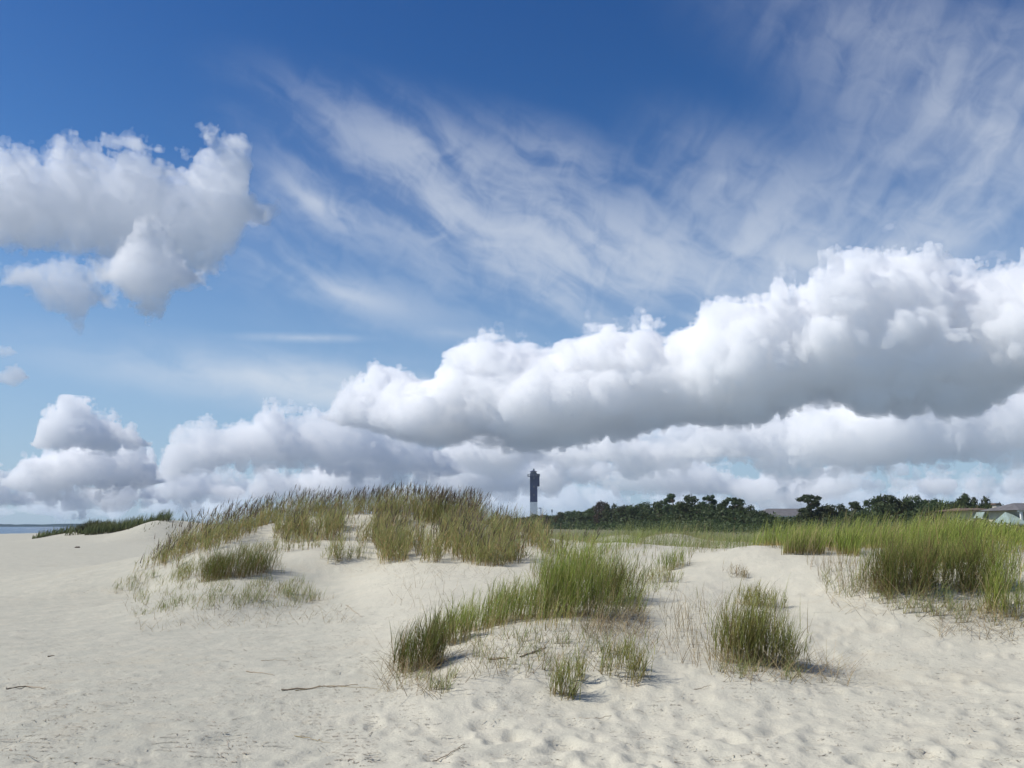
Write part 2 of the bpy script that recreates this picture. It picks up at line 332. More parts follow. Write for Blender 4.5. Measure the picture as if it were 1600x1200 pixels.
def far_height(x, y):
    """back-dune flat on the right, open beach to the left, the far dune and the sea beyond"""
    flat = 0.55 / (1 + np.exp(-(x + 9 + 0.16 * (y - 40)) / 2.2))
    z = flat + 0.12 * vnoise(x / 9, y / 9, 5) * np.clip(flat, 0, 1)
    def bump(cx, cy, rx, ry, h, a=0):
        c, s = math.cos(R(a)), math.sin(R(a)); u = ((x - cx) * c + (y - cy) * s) / rx; v = ((y - cy) * c - (x - cx) * s) / ry
        return h * np.exp(-(u * u + v * v))
    for args in FAR_BUMPS: z = z + bump(*args)
    edge = 205 + 0.25 * (x + 60) + 4 * vnoise(x / 30, y * 0 + 1.5, 9)
    shore = np.clip((y - edge) / 30, 0, 1) * np.clip((-x - 30) / 20, 0, 1)
    z = z * (1 - shore) - 1.3 * shore
    left = np.clip((-x - 90 - 0.1 * y) / 40, 0, 1); z = z * (1 - left) - 1.3 * left
    return z
def _b(px, py, Y, rx, ry, top_py, a=0):
    v = at(px, 822, Y); t = at(px, top_py, Y); return (v.x, Y, rx, ry, t.z * 0.55, a)
FAR_BUMPS = [_b(185, 0, 92, 5.5, 7, 818), _b(238, 0, 86, 3.0, 6, 819, 10), _b(130, 0, 95, 3.0, 6, 828), _b(290, 0, 90, 5, 7, 816), _b(360, 0, 95, 6, 8, 818)]
PITS = []
def height(x, y, micro=True):
    x = np.asarray(x, float); y = np.asarray(y, float); sh = x.shape; x = x.ravel(); y = y.ravel()
    z = far_height(x, y)
    r = np.hypot(x, y); near = (y > -14) & (y < 62) & (np.abs(x) < 46)
    if near.any():
        xn, yn = x[near], y[near]; zn = np.full(len(xn), 0.4)
        for i in range(0, len(xn), 20000):
            s = slice(i, i + 20000)
            zn[s] = 0.4 + _phi((xn[s, None] - CP[None, :, 0]) ** 2 + (yn[s, None] - CP[None, :, 1]) ** 2) @ _w
        zn = np.clip(zn, -0.05, 2.3)
        k = np.clip((yn - 38) / 20, 0, 1); k = np.maximum(k, np.clip((np.abs(xn) - 26) / 16, 0, 1)); k = np.maximum(k, np.clip((-yn - 2) / 10, 0, 1)); k = k * k * (3 - 2 * k)
        z[near] = zn * (1 - k) + z[near] * k
    hum = np.clip((y - 21) / 4, 0, 1) * np.clip((80 - y) / 25, 0, 1) * np.clip((x - 0.8) / 3.5, 0, 1) * np.clip((20 - x) / 6, 0, 1)
    if hum.any():
        yc = 30.5 + 2.2 * vnoise(x / 5, x * 0 + 3.3, 62); rg = np.exp(-((y - yc) / 3.6) ** 2)
        z = z + hum * (rg * (0.30 + 0.28 * fbm(x / 3.4, y / 3.4, 63, 2)) + 0.22 * fbm(x / 5, y / 5, 61, 3))
    if micro:
        w = np.clip((z + 0.4) / 0.4, 0, 1)
        loose = np.clip((x + 3.2) / 3.5, 0, 1) * 0.65 + 0.35           # soft trodden sand on the right, packed sand on the left
        z = z + w * (0.035 * fbm(x / 1.7, y / 1.7, 21, 3) * (0.5 + loose * 0.5) + 0.010 * loose * fbm(x / 0.42, y / 0.42, 31, 3, 0.55) + 0.004 * fbm(x / 0.12, y / 0.12, 41, 2))
    return z.reshape(sh)
def h1(x, y): return float(height(np.array([x]), np.array([y]))[0])

# footprints and scuffs in the soft sand
def ground_mesh():
    fine = np.radians(np.arange(-37, 37.01, 0.105)); a = [fine]
    a.append(np.radians(np.linspace(37, 323, 120)[1:-1]))
    az_ = np.concatenate(a); nA = len(az_)
    r = [0.35]
    while r[-1] < 16000:
        d = r[-1]; px_step = d * d / (F * CAM_Z) * 2.6       # about 2.6 view units per row on the flat
        r.append(d + min(max(px_step, 0.035), 0.075 if d < 14 else 0.16 if d < 30 else max(0.3, d * 0.02)))
    r = np.array(r); nR = len(r)
    Rr, Aa = np.meshgrid(r, az_, indexing='ij'); X = Rr * np.sin(Aa); Y = Rr * np.cos(Aa)
    Z = height(X, Y)
    # shallow footprints with a raised lip
    g = np.random.default_rng(3)
    n = 0
    for k in range(1200):
        px = g.uniform(-60, 1660); py = 1200 - 330 * g.random() ** 1.5
        if px < 620 and g.random() < 0.82: continue
        v = atz(px, max(py, 880), 0.1)
        if v.y > 13: continue
        sx = g.uniform(0.05, 0.13); sy = sx * g.uniform(0.6, 1.5); dep = sx * g.uniform(0.08, 0.22); an = g.uniform(0, 3.14)
        rr = math.hypot(v.x, v.y); ia = math.atan2(v.x, v.y)
        i0, i1 = np.searchsorted(r, [rr - 0.45, rr + 0.45]); j0, j1 = np.searchsorted(fine, [ia - 0.45 / rr, ia + 0.45 / rr])
        if j1 <= j0 or i1 <= i0: continue
        dx_ = X[i0:i1, j0:j1] - v.x; dy_ = Y[i0:i1, j0:j1] - v.y; c, s = math.cos(an), math.sin(an)
        q = ((dx_ * c + dy_ * s) / sx) ** 2 + ((dy_ * c - dx_ * s) / sy) ** 2
        Z[i0:i1, j0:j1] += -dep * np.exp(-q * q) + dep * 0.4 * np.exp(-(np.sqrt(q) - 1.5) ** 2 * 4); n += 1
    for k in range(1200):
        px = g.uniform(-40, 1640); py = 1200 - 300 * g.random() ** 1.3
        if vnoise(np.array([px / 90]), np.array([py / 40]), 8)[0] < 0.05: continue
        v = atz(px, py, 0.05)
        if v.y > 12: continue
        sx = g.uniform(0.02, 0.055); sy = sx * g.uniform(0.35, 0.8); dep = sx * g.uniform(0.2, 0.45); an = g.normal(0, 0.5)
        rr = math.hypot(v.x, v.y); ia = math.atan2(v.x, v.y)
        i0, i1 = np.searchsorted(r, [rr - 0.16, rr + 0.16]); j0, j1 = np.searchsorted(fine, [ia - 0.16 / rr, ia + 0.16 / rr])
        if j1 <= j0 or i1 <= i0: continue
        dx_ = X[i0:i1, j0:j1] - v.x; dy_ = Y[i0:i1, j0:j1] - v.y; c, s = math.cos(an), math.sin(an)
        q = ((dx_ * c + dy_ * s) / sx) ** 2 + ((dy_ * c - dx_ * s) / sy) ** 2
        Z[i0:i1, j0:j1] += -dep * np.exp(-q * q)
    verts = np.stack([X, Y, Z], -1).reshape(-1, 3)
    i = np.arange(nR - 1)[:, None]; j = np.arange(nA)[None, :]; j2 = (j + 1) % nA
    quads = np.stack([i * nA + j, i * nA + j2, (i + 1) * nA + j2, (i + 1) * nA + j], -1).reshape(-1, 4)
    quads = quads[:, ::-1]
    me = new_mesh("ground", verts, quads); print("ground", len(verts))
    me.polygons.foreach_set('use_smooth', np.ones(len(quads), bool))
    o = bpy.data.objects.new("ground", me); COL.objects.link(o); o["kind"] = "structure"
    return o
def new_mesh(name, verts, quads, uv=None, tris=None):
    me = bpy.data.meshes.new(name)
    verts = np.ascontiguousarray(verts, np.float32); quads = np.ascontiguousarray(quads, np.int32)
    me.vertices.add(len(verts)); me.vertices.foreach_set('co', verts.ravel())
    me.loops.add(quads.size); me.loops.foreach_set('vertex_index', quads.ravel())
    me.polygons.add(len(quads)); me.polygons.foreach_set('loop_start', np.arange(len(quads), dtype=np.int32) * quads.shape[1])
    if uv is not None:
        l = me.uv_layers.new(name="UVMap"); l.data.foreach_set('uv', np.ascontiguousarray(uv[quads.ravel()], np.float32).ravel())
    me.update(calc_edges=True)
    return me
def new_mat(name):
    m = bpy.data.materials.new(name); m.use_nodes = True; t = m.node_tree; t.nodes.clear()
    o = t.nodes.new('ShaderNodeOutputMaterial'); return m, t, o
def principled(t, o, col, rough=0.9, spec=0.2, bump=None):
    b = t.nodes.new('ShaderNodeBsdfPrincipled'); put(t, b.inputs['Base Color'], col); put(t, b.inputs['Roughness'], rough); b.inputs['Specular IOR Level'].default_value = spec
    t.links.new(b.outputs[0], o.inputs['Surface'])
    if bump is not None:
        n = t.nodes.new('ShaderNodeBump'); put(t, n.inputs['Height'], bump[0]); n.inputs['Strength'].default_value = bump[1]; n.inputs['Distance'].default_value = bump[2]
        t.links.new(n.outputs[0], b.inputs['Normal'])
    return b
def geo_pos(t):
    g = t.nodes.new('ShaderNodeNewGeometry'); s = t.nodes.new('ShaderNodeSeparateXYZ'); t.links.new(g.outputs['Position'], s.inputs[0])
    return S(t, g.outputs['Position']), S(t, s.outputs[0]), S(t, s.outputs[1]), S(t, s.outputs[2])
m_sand, t, o = new_mat("sand")
P, px_, py_, pz_ = geo_pos(t)
n1 = noise(t, P, 0.35, 5, 0.55, 0, '3D'); n2 = noise(t, P, 3.0, 6, 0.6, 0.3, '3D'); n3 = noise(t, P, 60, 3, 0.6, 0, '3D')
packed = sstep(px_ + (n1 - 0.5) * 2.0 + pz_ * 4.0, -0.6, -2.4)       # darker grey packed sand of the open beach
c = mixc(t, packed, (0.50, 0.478, 0.392, 1), (0.41, 0.40, 0.335, 1))
c = mixc(t, sstep(n2, 0.35, 0.72) * 0.35, c, (0.62, 0.57, 0.46, 1))
c = mixc(t, sstep(n1 + (n2 - 0.5) * 0.7, 0.55, 0.75) * 0.3, c, (0.37, 0.335, 0.255, 1))
# dark fleck of shell and wrack crumbs
fl = noise(t, P, 16.0, 4, 0.7, 0, '3D'); fl2 = noise(t, P, 0.8, 3, 0.5, 0, '3D')
c = mixc(t, sstep(fl + (fl2 - 0.5) * 0.35, 0.64, 0.72) * 0.75, c, (0.17, 0.15, 0.115, 1))
c = mixc(t, sstep(n3, 0.3, 0.75) * 0.25, c, (0.30, 0.28, 0.23, 1))
# turf-stained flats behind the dunes
far = sstep(py_ + (n2 - 0.5) * 24.0, 30.0, 44.0) * sstep(px_ + py_ * 0.16, -9.0, -4.0)
c = mixc(t, far * 0.85, c, (0.10, 0.105, 0.045, 1))
far_bounce = sstep(py_, 300.0, 900.0)
c = mixc(t, far_bounce * 0.9, c, (0.22, 0.27, 0.31, 1))  # unseen far ground, blue-grey tone chosen to bounce light onto the cloud bases
hb = noise(t, P, 9.0, 5, 0.62, 0, '3D') * 0.6 + noise(t, P, 40, 4, 0.6, 0, '3D') * 0.2
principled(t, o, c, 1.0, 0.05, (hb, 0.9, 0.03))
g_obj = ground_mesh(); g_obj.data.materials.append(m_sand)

# sea and the shore across it
m_sea, t, o = new_mat("sea_water")
P, px_, py_, pz_ = geo_pos(t)
mp = t.nodes.new('ShaderNodeVectorMath'); mp.operation = 'MULTIPLY'; put(t, mp.inputs[0], P); mp.inputs[1].default_value = (0.05, 0.5, 1)
w = noise(t, S(t, mp.outputs[0]), 1.0, 5, 0.6, 0.3, '3D')
principled(t, o, mixc(t, sstep(w, 0.55, 0.75) * 0.5, (0.05, 0.09, 0.14, 1), (0.2, 0.26, 0.3, 1)), 0.25, 0.5, (w, 0.6, 0.6))
bpy_v = [(-26000, 120, -0.75), (26000, 120, -0.75), (26000, 26000, -0.75), (-26000, 26000, -0.75)]
me = new_mesh("sea", np.array(bpy_v), np.array([[0, 1, 2, 3]])); me.materials.append(m_sea)
ob = bpy.data.objects.new("sea", me); COL.objects.link(ob); ob["kind"] = "structure"
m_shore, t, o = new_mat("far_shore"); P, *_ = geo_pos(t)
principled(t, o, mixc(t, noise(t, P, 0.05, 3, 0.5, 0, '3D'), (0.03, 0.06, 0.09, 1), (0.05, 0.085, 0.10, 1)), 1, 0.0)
n = 160; xs = np.linspace(-3400, -500, n); hh = 8 + 3.0 * fbm(xs / 120, xs * 0, 3, 4) + 4 * np.clip((-1500 - xs) / 700, 0, 1)
prof = np.array([0, 0.7, 1.0, 0.7, 0]); yy = np.array([-30, -18, 0, 60, 120])
V = np.stack([np.repeat(xs, 5), 3000 + np.tile(yy, n), -1.0 + np.repeat(hh, 5) * np.tile(prof, n)], -1)
Q = [(i * 5 + k, (i + 1) * 5 + k, (i + 1) * 5 + k + 1, i * 5 + k + 1) for i in range(n - 1) for k in range(4)]
me = new_mesh("far_shore", V, np.array(Q)); me.materials.append(m_shore)
ob = bpy.data.objects.new("far_shore", me); COL.objects.link(ob); ob["kind"] = "structure"
# ---------------------------------------------------------------- grasses
_gx = np.arange(-34, 34.01, 0.1); _gy = np.arange(2.5, 75, 0.1)
_GX, _GY = np.meshgrid(_gx, _gy, indexing='ij'); _GZ = height(_GX, _GY)
def hz_(x, y):
    """terrain height by lookup near the camera, exact farther off"""
    x = np.asarray(x, float); y = np.asarray(y, float)
    fx = np.clip((x - _gx[0]) / 0.1, 0, len(_gx) - 1.001); fy = np.clip((y - _gy[0]) / 0.1, 0, len(_gy) - 1.001)
    i = fx.astype(int); j = fy.astype(int); fx = fx - i; fy = fy - j
    z = (_GZ[i, j] * (1 - fx) + _GZ[i + 1, j] * fx) * (1 - fy) + (_GZ[i, j + 1] * (1 - fx) + _GZ[i + 1, j + 1] * fx) * fy
    out = (np.abs(x) > 33.8) | (y < 2.6) | (y > 74.8)
    if out.any(): z[out] = height(x[out], y[out])
    return z
_YS = np.concatenate([np.arange(4, 30, 0.1), np.arange(30, 74, 0.4)])
def hit(px, py):
    """where sight lines through view points first meet the sand"""
    px = np.asarray(px, float); py = np.asarray(py, float)
    a = (px - 800) / F; b = (600 - py) / F
    y = math.cos(PITCH) - b * math.sin(PITCH); z = (math.sin(PITCH) + b * math.cos(PITCH)) / y; a = a / y
    X = a[:, None] * _YS; Z = CAM_Z + z[:, None] * _YS
    below = Z < hz_(X.ravel(), np.broadcast_to(_YS, X.shape).ravel()).reshape(X.shape)
    k = np.argmax(below, 1); ok = below.any(1)
    Y = _YS[k]
    return a * Y, Y, ok
def inside(poly, x, y):
    c = np.zeros(len(x), bool); n = len(poly)
    for i in range(n):
        x1, y1 = poly[i]; x2, y2 = poly[(i + 1) % n]
        m = ((y1 > y) != (y2 > y)) & (x < (x2 - x1) * (y - y1) / (y2 - y1 + 1e-9) + x1); c ^= m
    return c
def scatter_view(poly, n, g, clump=0.0, cs=30.0, seed=0):
    xs = [p[0] for p in poly]; ys = [p[1] for p in poly]; X, Y = [], []
    while len(X) < n:
        x = g.uniform(min(xs), max(xs), n * 3); y = g.uniform(min(ys), max(ys), n * 3)
        k = inside(poly, x, y)
        if clump > 0: k &= g.random(n * 3) < np.clip(0.5 + clump * 1.6 * fbm(x / cs, y / cs * 2.2, 77 + seed, 2), 0.02, 1)
        wx, wy, ok = hit(x[k], y[k]); X.extend(wx[ok]); Y.extend(wy[ok])
    return np.array(X[:n]), np.array(Y[:n])
def strips(x, y, z, L, az, lean, bend, w, rnd, K=5, tip=0.12, tw=None, g=None, vlo=0.0, vhi=1.0, pw=1.4):
    """curved tapering leaves: returns verts, quads, uv (u: chance of each leaf, v: along it) and tips"""
    n = len(x); t = np.linspace(0, 1, K + 1)
    th = lean[:, None] + bend[:, None] * t[None, :] ** pw
    ds = (L / K)[:, None]
    hor = np.concatenate([np.zeros((n, 1)), np.cumsum(np.sin((th[:, 1:] + th[:, :-1]) / 2) * ds, 1)], 1)
    ver = np.concatenate([np.zeros((n, 1)), np.cumsum(np.cos((th[:, 1:] + th[:, :-1]) / 2) * ds, 1)], 1)
    cx, sx = np.cos(az)[:, None], np.sin(az)[:, None]
    Pc = np.stack([x[:, None] + hor * cx, y[:, None] + hor * sx, z[:, None] + ver], -1)
    ta = (g.uniform(0, 2 * math.pi, n) if tw is None else tw)
    side = np.stack([np.cos(ta), np.sin(ta), np.zeros(n)], -1)[:, None, :]
    wp = (w[:, None] * np.maximum((1 - t ** 1.8), tip)[None, :] * 0.5)[..., None]
    V = np.stack([Pc - side * wp, Pc + side * wp], 2).reshape(-1, 3)
    i = (np.arange(n) * (K + 1) * 2)[:, None]; k = (np.arange(K) * 2)[None, :]
    Q = np.stack([i + k, i + k + 1, i + k + 3, i + k + 2], -1).reshape(-1, 4)
    uv = np.stack([np.repeat(rnd, (K + 1) * 2), np.tile(np.repeat(vlo + (vhi - vlo) * t, 2), n)], -1)
    return V, Q, uv, Pc[:, -1], th[:, -1]
class Mesh_:
    def __init__(s): s.v, s.q, s.u, s.n = [], [], [], 0
    def add(s, V, Q, uv, *_):
        s.v.append(V); s.q.append(Q + s.n); s.u.append(uv); s.n += len(V)
    def obj(s, name, mat, parent=None, loc=None):
        V = np.concatenate(s.v)
        if loc is not None: V = V - np.array(loc)
        me = new_mesh(name, V, np.concatenate(s.q), np.concatenate(s.u)); me.materials.append(mat)
        o = bpy.data.objects.new(name, me); COL.objects.link(o)
        if parent is not None: o.parent = parent
        elif loc is not None: o.location = loc
        return o
def leaf_mat(name, root, mid, tipc, var, rough=0.65, trans=0.35, dead=None, dead_share=0.0, spec=0.25):
    m, t, o = new_mat(name)
    uvn = t.nodes.new('ShaderNodeUVMap'); sp = t.nodes.new('ShaderNodeSeparateXYZ'); t.links.new(uvn.outputs[0], sp.inputs[0])
    u, v = S(t, sp.outputs[0]), S(t, sp.outputs[1])
    c = mixc(t, sstep(v, 0.0, 0.38), (*root, 1), (*mid, 1)); c = mixc(t, sstep(v, 0.5, 1.0), c, (*tipc, 1))
    if dead is not None: c = mixc(t, sstep(u, 1 - dead_share - 0.06, 1 - dead_share + 0.06) * 0.9, c, (*dead, 1))
    f = math_node(t, 'FRACT', u * 7.31)
    hsv = t.nodes.new('ShaderNodeHueSaturation'); put(t, hsv.inputs['Color'], c)
    put(t, hsv.inputs['Value'], f * var * 2 + (1 - var)); put(t, hsv.inputs['Hue'], math_node(t, 'FRACT', u * 3.77) * 0.045 + 0.4775)
    b = t.nodes.new('ShaderNodeBsdfPrincipled'); t.links.new(hsv.outputs[0], b.inputs['Base Color']); b.inputs['Roughness'].default_value = rough; b.inputs['Specular IOR Level'].default_value = spec
    tr = t.nodes.new('ShaderNodeBsdfTranslucent'); t.links.new(hsv.outputs[0], tr.inputs[0])
    mx = t.nodes.new('ShaderNodeMixShader'); mx.inputs[0].default_value = trans; t.links.new(b.outputs[0], mx.inputs[1]); t.links.new(tr.outputs[0], mx.inputs[2])
    t.links.new(mx.outputs[0], o.inputs['Surface']); return m
TAN = (0.33, 0.24, 0.125); STRAW = (0.42, 0.33, 0.18)
M_OAT = leaf_mat("oat_leaf", (0.40, 0.29, 0.14), (0.275, 0.295, 0.10), (0.35, 0.36, 0.14), 0.4, dead=(0.44, 0.31, 0.15), dead_share=0.25)
M_HEAD = leaf_mat("oat_seed", (0.13, 0.10, 0.07), (0.14, 0.105, 0.075), (0.19, 0.145, 0.10), 0.35, trans=0.2)
M_GREEN = leaf_mat("green_blade", (0.42, 0.30, 0.13), (0.22, 0.275, 0.05), (0.34, 0.38, 0.09), 0.45, dead=STRAW, dead_share=0.18)
M_DARK = leaf_mat("dark_blade", (0.26, 0.17, 0.075), (0.135, 0.165, 0.038), (0.235, 0.255, 0.07), 0.4, dead=(0.26, 0.18, 0.085), dead_share=0.28)
M_LIGHT = leaf_mat("light_blade", (0.36, 0.30, 0.15), (0.22, 0.26, 0.085), (0.31, 0.33, 0.13), 0.35, dead=STRAW, dead_share=0.2)
M_OLIVE = leaf_mat("olive_blade", (0.40, 0.29, 0.13), (0.25, 0.265, 0.07), (0.35, 0.35, 0.11), 0.4, dead=(0.30, 0.22, 0.10), dead_share=0.22)
M_DRY = leaf_mat("dry_stalk", (0.27, 0.205, 0.12), (0.32, 0.25, 0.14), (0.36, 0.29, 0.17), 0.4, trans=0.15)
M_WRACK = leaf_mat("wrack", (0.24, 0.195, 0.14), (0.26, 0.21, 0.15), (0.3, 0.24, 0.17), 0.5, trans=0.0)
M_TWIG = leaf_mat("twig", (0.23, 0.175, 0.12), (0.24, 0.185, 0.13), (0.27, 0.21, 0.15), 0.5, trans=0.0)
def wind(g, n, spread=0.9, to=0.15):
    return to + g.normal(0, spread, n)
def heads(H, tips, th, az, g, size=1.0):
    """drooping flattened seed heads at the stalk tips"""
    n = len(tips)
    for rep in range(2):
        L = g.uniform(0.16, 0.30, n) * size
        V, Q, uv, *_ = strips(tips[:, 0] + g.normal(0, 0.008, n), tips[:, 1] + g.normal(0, 0.008, n), tips[:, 2] - L * g.uniform(0.3, 0.6, n), L, az + g.normal(0, 0.35, n), np.clip(th, -0.2, 1.1) + g.normal(0, 0.16, n), g.uniform(0.1, 0.7, n), g.uniform(0.010, 0.024, n) * size, g.random(n), K=4, tip=0.25, g=g)
        H.add(V, Q, uv)
def oat_stand(name, label, polys, seed, extra=None):
    """sea oats: leaning stalks with seed heads and ribbon leaves"""
    g = np.random.default_rng(seed); A = Mesh_(); H = Mesh_()
    for (poly, n, l0, l1, hshare, kind) in polys:
        if kind == 'view': x, y = scatter_view(poly, n, g, 0.75, 26, seed)
        else:
            x0, x1, y0, y1 = poly; x = g.uniform(x0, x1, n); y = g.uniform(y0, y1, n)
        z = hz_(x, y) - 0.02
        L = g.uniform(l0, l1, n) * np.clip(0.85 + 0.22 * fbm(x / 1.3, y / 1.3, 5, 2), 0.6, 1.15); az = wind(g, n, 0.8)
        lean = g.normal(0.08, 0.13, n); bend = g.uniform(0.05, 0.4, n)
        V, Q, uv, tips, th = strips(x, y, z, L, az, lean, bend, g.uniform(0.006, 0.010, n), g.random(n), K=5, g=g, tip=0.4)
        A.add(V, Q, uv)
        k = g.random(n) < hshare
        heads(H, tips[k], th[k], az[k], g)
        for rep in range(4):                                     # ribbon leaves up the stalk
            f = g.uniform(0.04, 0.65, n); hx = f * L
            bx = x + np.sin(lean) * np.cos(az) * hx; by = y + np.sin(lean) * np.sin(az) * hx; bz = z + np.cos(lean) * hx
            l2 = g.uniform(0.22, 0.5, n) * (L / 0.9)
            V, Q, uv, *_ = strips(bx, by, bz, l2, wind(g, n, 1.9, 0.2), g.uniform(0.15, 0.6, n), g.uniform(0.3, 1.5, n), g.uniform(0.007, 0.013, n), g.random(n), K=4, g=g, vlo=0.1)
            A.add(V, Q, uv)
    o = A.obj(name, M_OAT); H.obj("seed_heads", M_HEAD, parent=o)
    o["kind"] = "stuff"; o["label"] = label; o["category"] = "grass"
    return o
oat_stand("sea_oats", "dense stand of tan and green sea oats with dark seed heads on the left dune crest",
    [([(592, 884), (650, 880), (720, 884), (790, 888), (850, 870), (862, 848), (790, 836), (740, 822), (650, 811), (596, 811), (580, 850)], 2300, 0.62, 1.0, 0.12, 'view'),
     ([(600, 818), (750, 824), (740, 814), (650, 807), (600, 807)], 420, 0.85, 1.1, 0.6, 'view'),
     ((-4.2, -0.9, 25.0, 27.5), 620, 0.75, 1.1, 0.5, 'w'), ((-1.6, -0.3, 22.0, 26.0), 260, 0.4, 0.75, 0.2, 'w'),
     ([(428, 850), (500, 846), (585, 848), (600, 815), (560, 809), (480, 815), (425, 830)], 900, 0.5, 0.85, 0.12, 'view'),
     ((-8.0, -4.0, 25.0, 27.0), 900, 0.6, 1.0, 0.45, 'w'),
     ([(510, 884), (560, 872), (580, 850), (520, 852)], 70, 0.4, 0.7, 0.1, 'view'),
     ([(430, 868), (500, 858), (500, 845), (420, 845)], 90, 0.3, 0.55, 0.1, 'view'),
     ([(770, 886), (930, 868), (930, 838), (790, 836)], 420, 0.3, 0.55, 0.12, 'view')], 101)
oat_stand("sea_oats", "looser sea oats with tall seed heads on the sloping left shoulder of the dune",
    [([(245, 905), (300, 880), (345, 858), (400, 836), (405, 822), (340, 838), (280, 858), (246, 880)], 420, 0.45, 0.8, 0.25, 'view'),
     ((-8.9, -6.9, 21.0, 25.0), 330, 0.65, 1.1, 0.5, 'w'), ((-9.6, -8.4, 21.5, 23), 90, 0.4, 0.7, 0.4, 'w')], 111)
def turf(name, label, spec, mat, seed):
    """a mass of fine leaning blades nobody could count"""
    g = np.random.default_rng(seed); A = Mesh_()
    for (poly, n, l0, l1, w, kind) in spec:
        if kind == 'view': x, y = scatter_view(poly, n, g, 0.8, 34, seed)
        else:
            x0, x1, y0, y1 = poly; u = g.random(n); y = y0 * (y1 / y0) ** u; x = g.uniform(x0, x1, n) * np.maximum(1, y / 40)
            k = fbm(x / 6, y / 6, 55 + seed, 2) > -0.5 + 0.6 * g.random(n); x, y = x[k], y[k]; n = len(x)
        z = hz_(x, y) - 0.02
        cl = np.clip(0.85 + 0.3 * fbm(x / 0.9, y / 0.9, 15, 2), 0.45, 1.3)
        V, Q, uv, *_ = strips(x, y, z, g.uniform(l0, l1, n) * cl, wind(g, n, 0.75, 0.1), np.abs(g.normal(0.12, 0.2, n)), g.uniform(0.1, 1.3, n) * g.uniform(0.5, 1, n), g.uniform(0.6, 1.35, n) * w, np.clip(g.random(n) * 0.7 + 0.35 * np.clip(0.45 + fbm(x / 1.6, y / 1.6, 91 + seed, 2), 0, 1), 0, 1), K=4, g=g)
        A.add(V, Q, uv)
    o = A.obj(name, mat); o["kind"] = "stuff"; o["label"] = label; o["category"] = "grass"; return o
turf("dune_grass", "mass of green dune grass leaning in the wind along the crest at right",
     [([(1220, 868), (1330, 870), (1400, 878), (1530, 885), (1545, 860), (1480, 840), (1380, 850), (1300, 852), (1230, 858)], 3600, 0.25, 0.6, 0.008, 'view'), ([(1540, 885), (1610, 900), (1610, 858), (1545, 856)], 260, 0.25, 0.5, 0.007, 'view'),
      ([(1290, 900), (1400, 925), (1610, 945), (1610, 900), (1400, 880), (1300, 872)], 600, 0.22, 0.5, 0.006, 'view'),
      ((4.8, 9.0, 14.8, 17.5), 3400, 0.35, 0.72, 0.009, 'w'), ((6.6, 9.2, 13.6, 15.5), 1500, 0.35, 0.72, 0.009, 'w'), ((8.8, 13.0, 14.5, 17.0), 1900, 0.28, 0.55, 0.008, 'w')], M_GREEN, 201)
turf("meadow_grass", "low green and straw coloured grass on the flat behind the dunes below the trees",
     [((-1.5, 16, 20, 34), 6500, 0.22, 0.62, 0.009, 'w'), ((0.5, 15, 26.5, 33), 9500, 0.28, 0.75, 0.010, 'w'), ((-4, 24, 30, 60), 6500, 0.2, 0.6, 0.015, 'w'), ((-6, 26, 58, 135), 6000, 0.2, 0.5, 0.04, 'w')], M_LIGHT, 211)
turf("dune_grass", "thin green dune grass growing between the tufts of the central mound",
     [([(680, 1010), (740, 955), (820, 945), (1000, 935), (1010, 965), (900, 985), (760, 1000)], 950, 0.22, 0.6, 0.005, 'view'), ([(700, 985), (780, 935), (880, 910), (880, 960), (760, 990)], 480, 0.3, 0.62, 0.005, 'view'),
      ([(840, 905), (960, 870), (1000, 880), (980, 930), (880, 940)], 800, 0.25, 0.6, 0.006, 'view'), ([(860, 870), (1000, 850), (1010, 870), (900, 900)], 500, 0.3, 0.6, 0.007, 'view')], M_GREEN, 221)
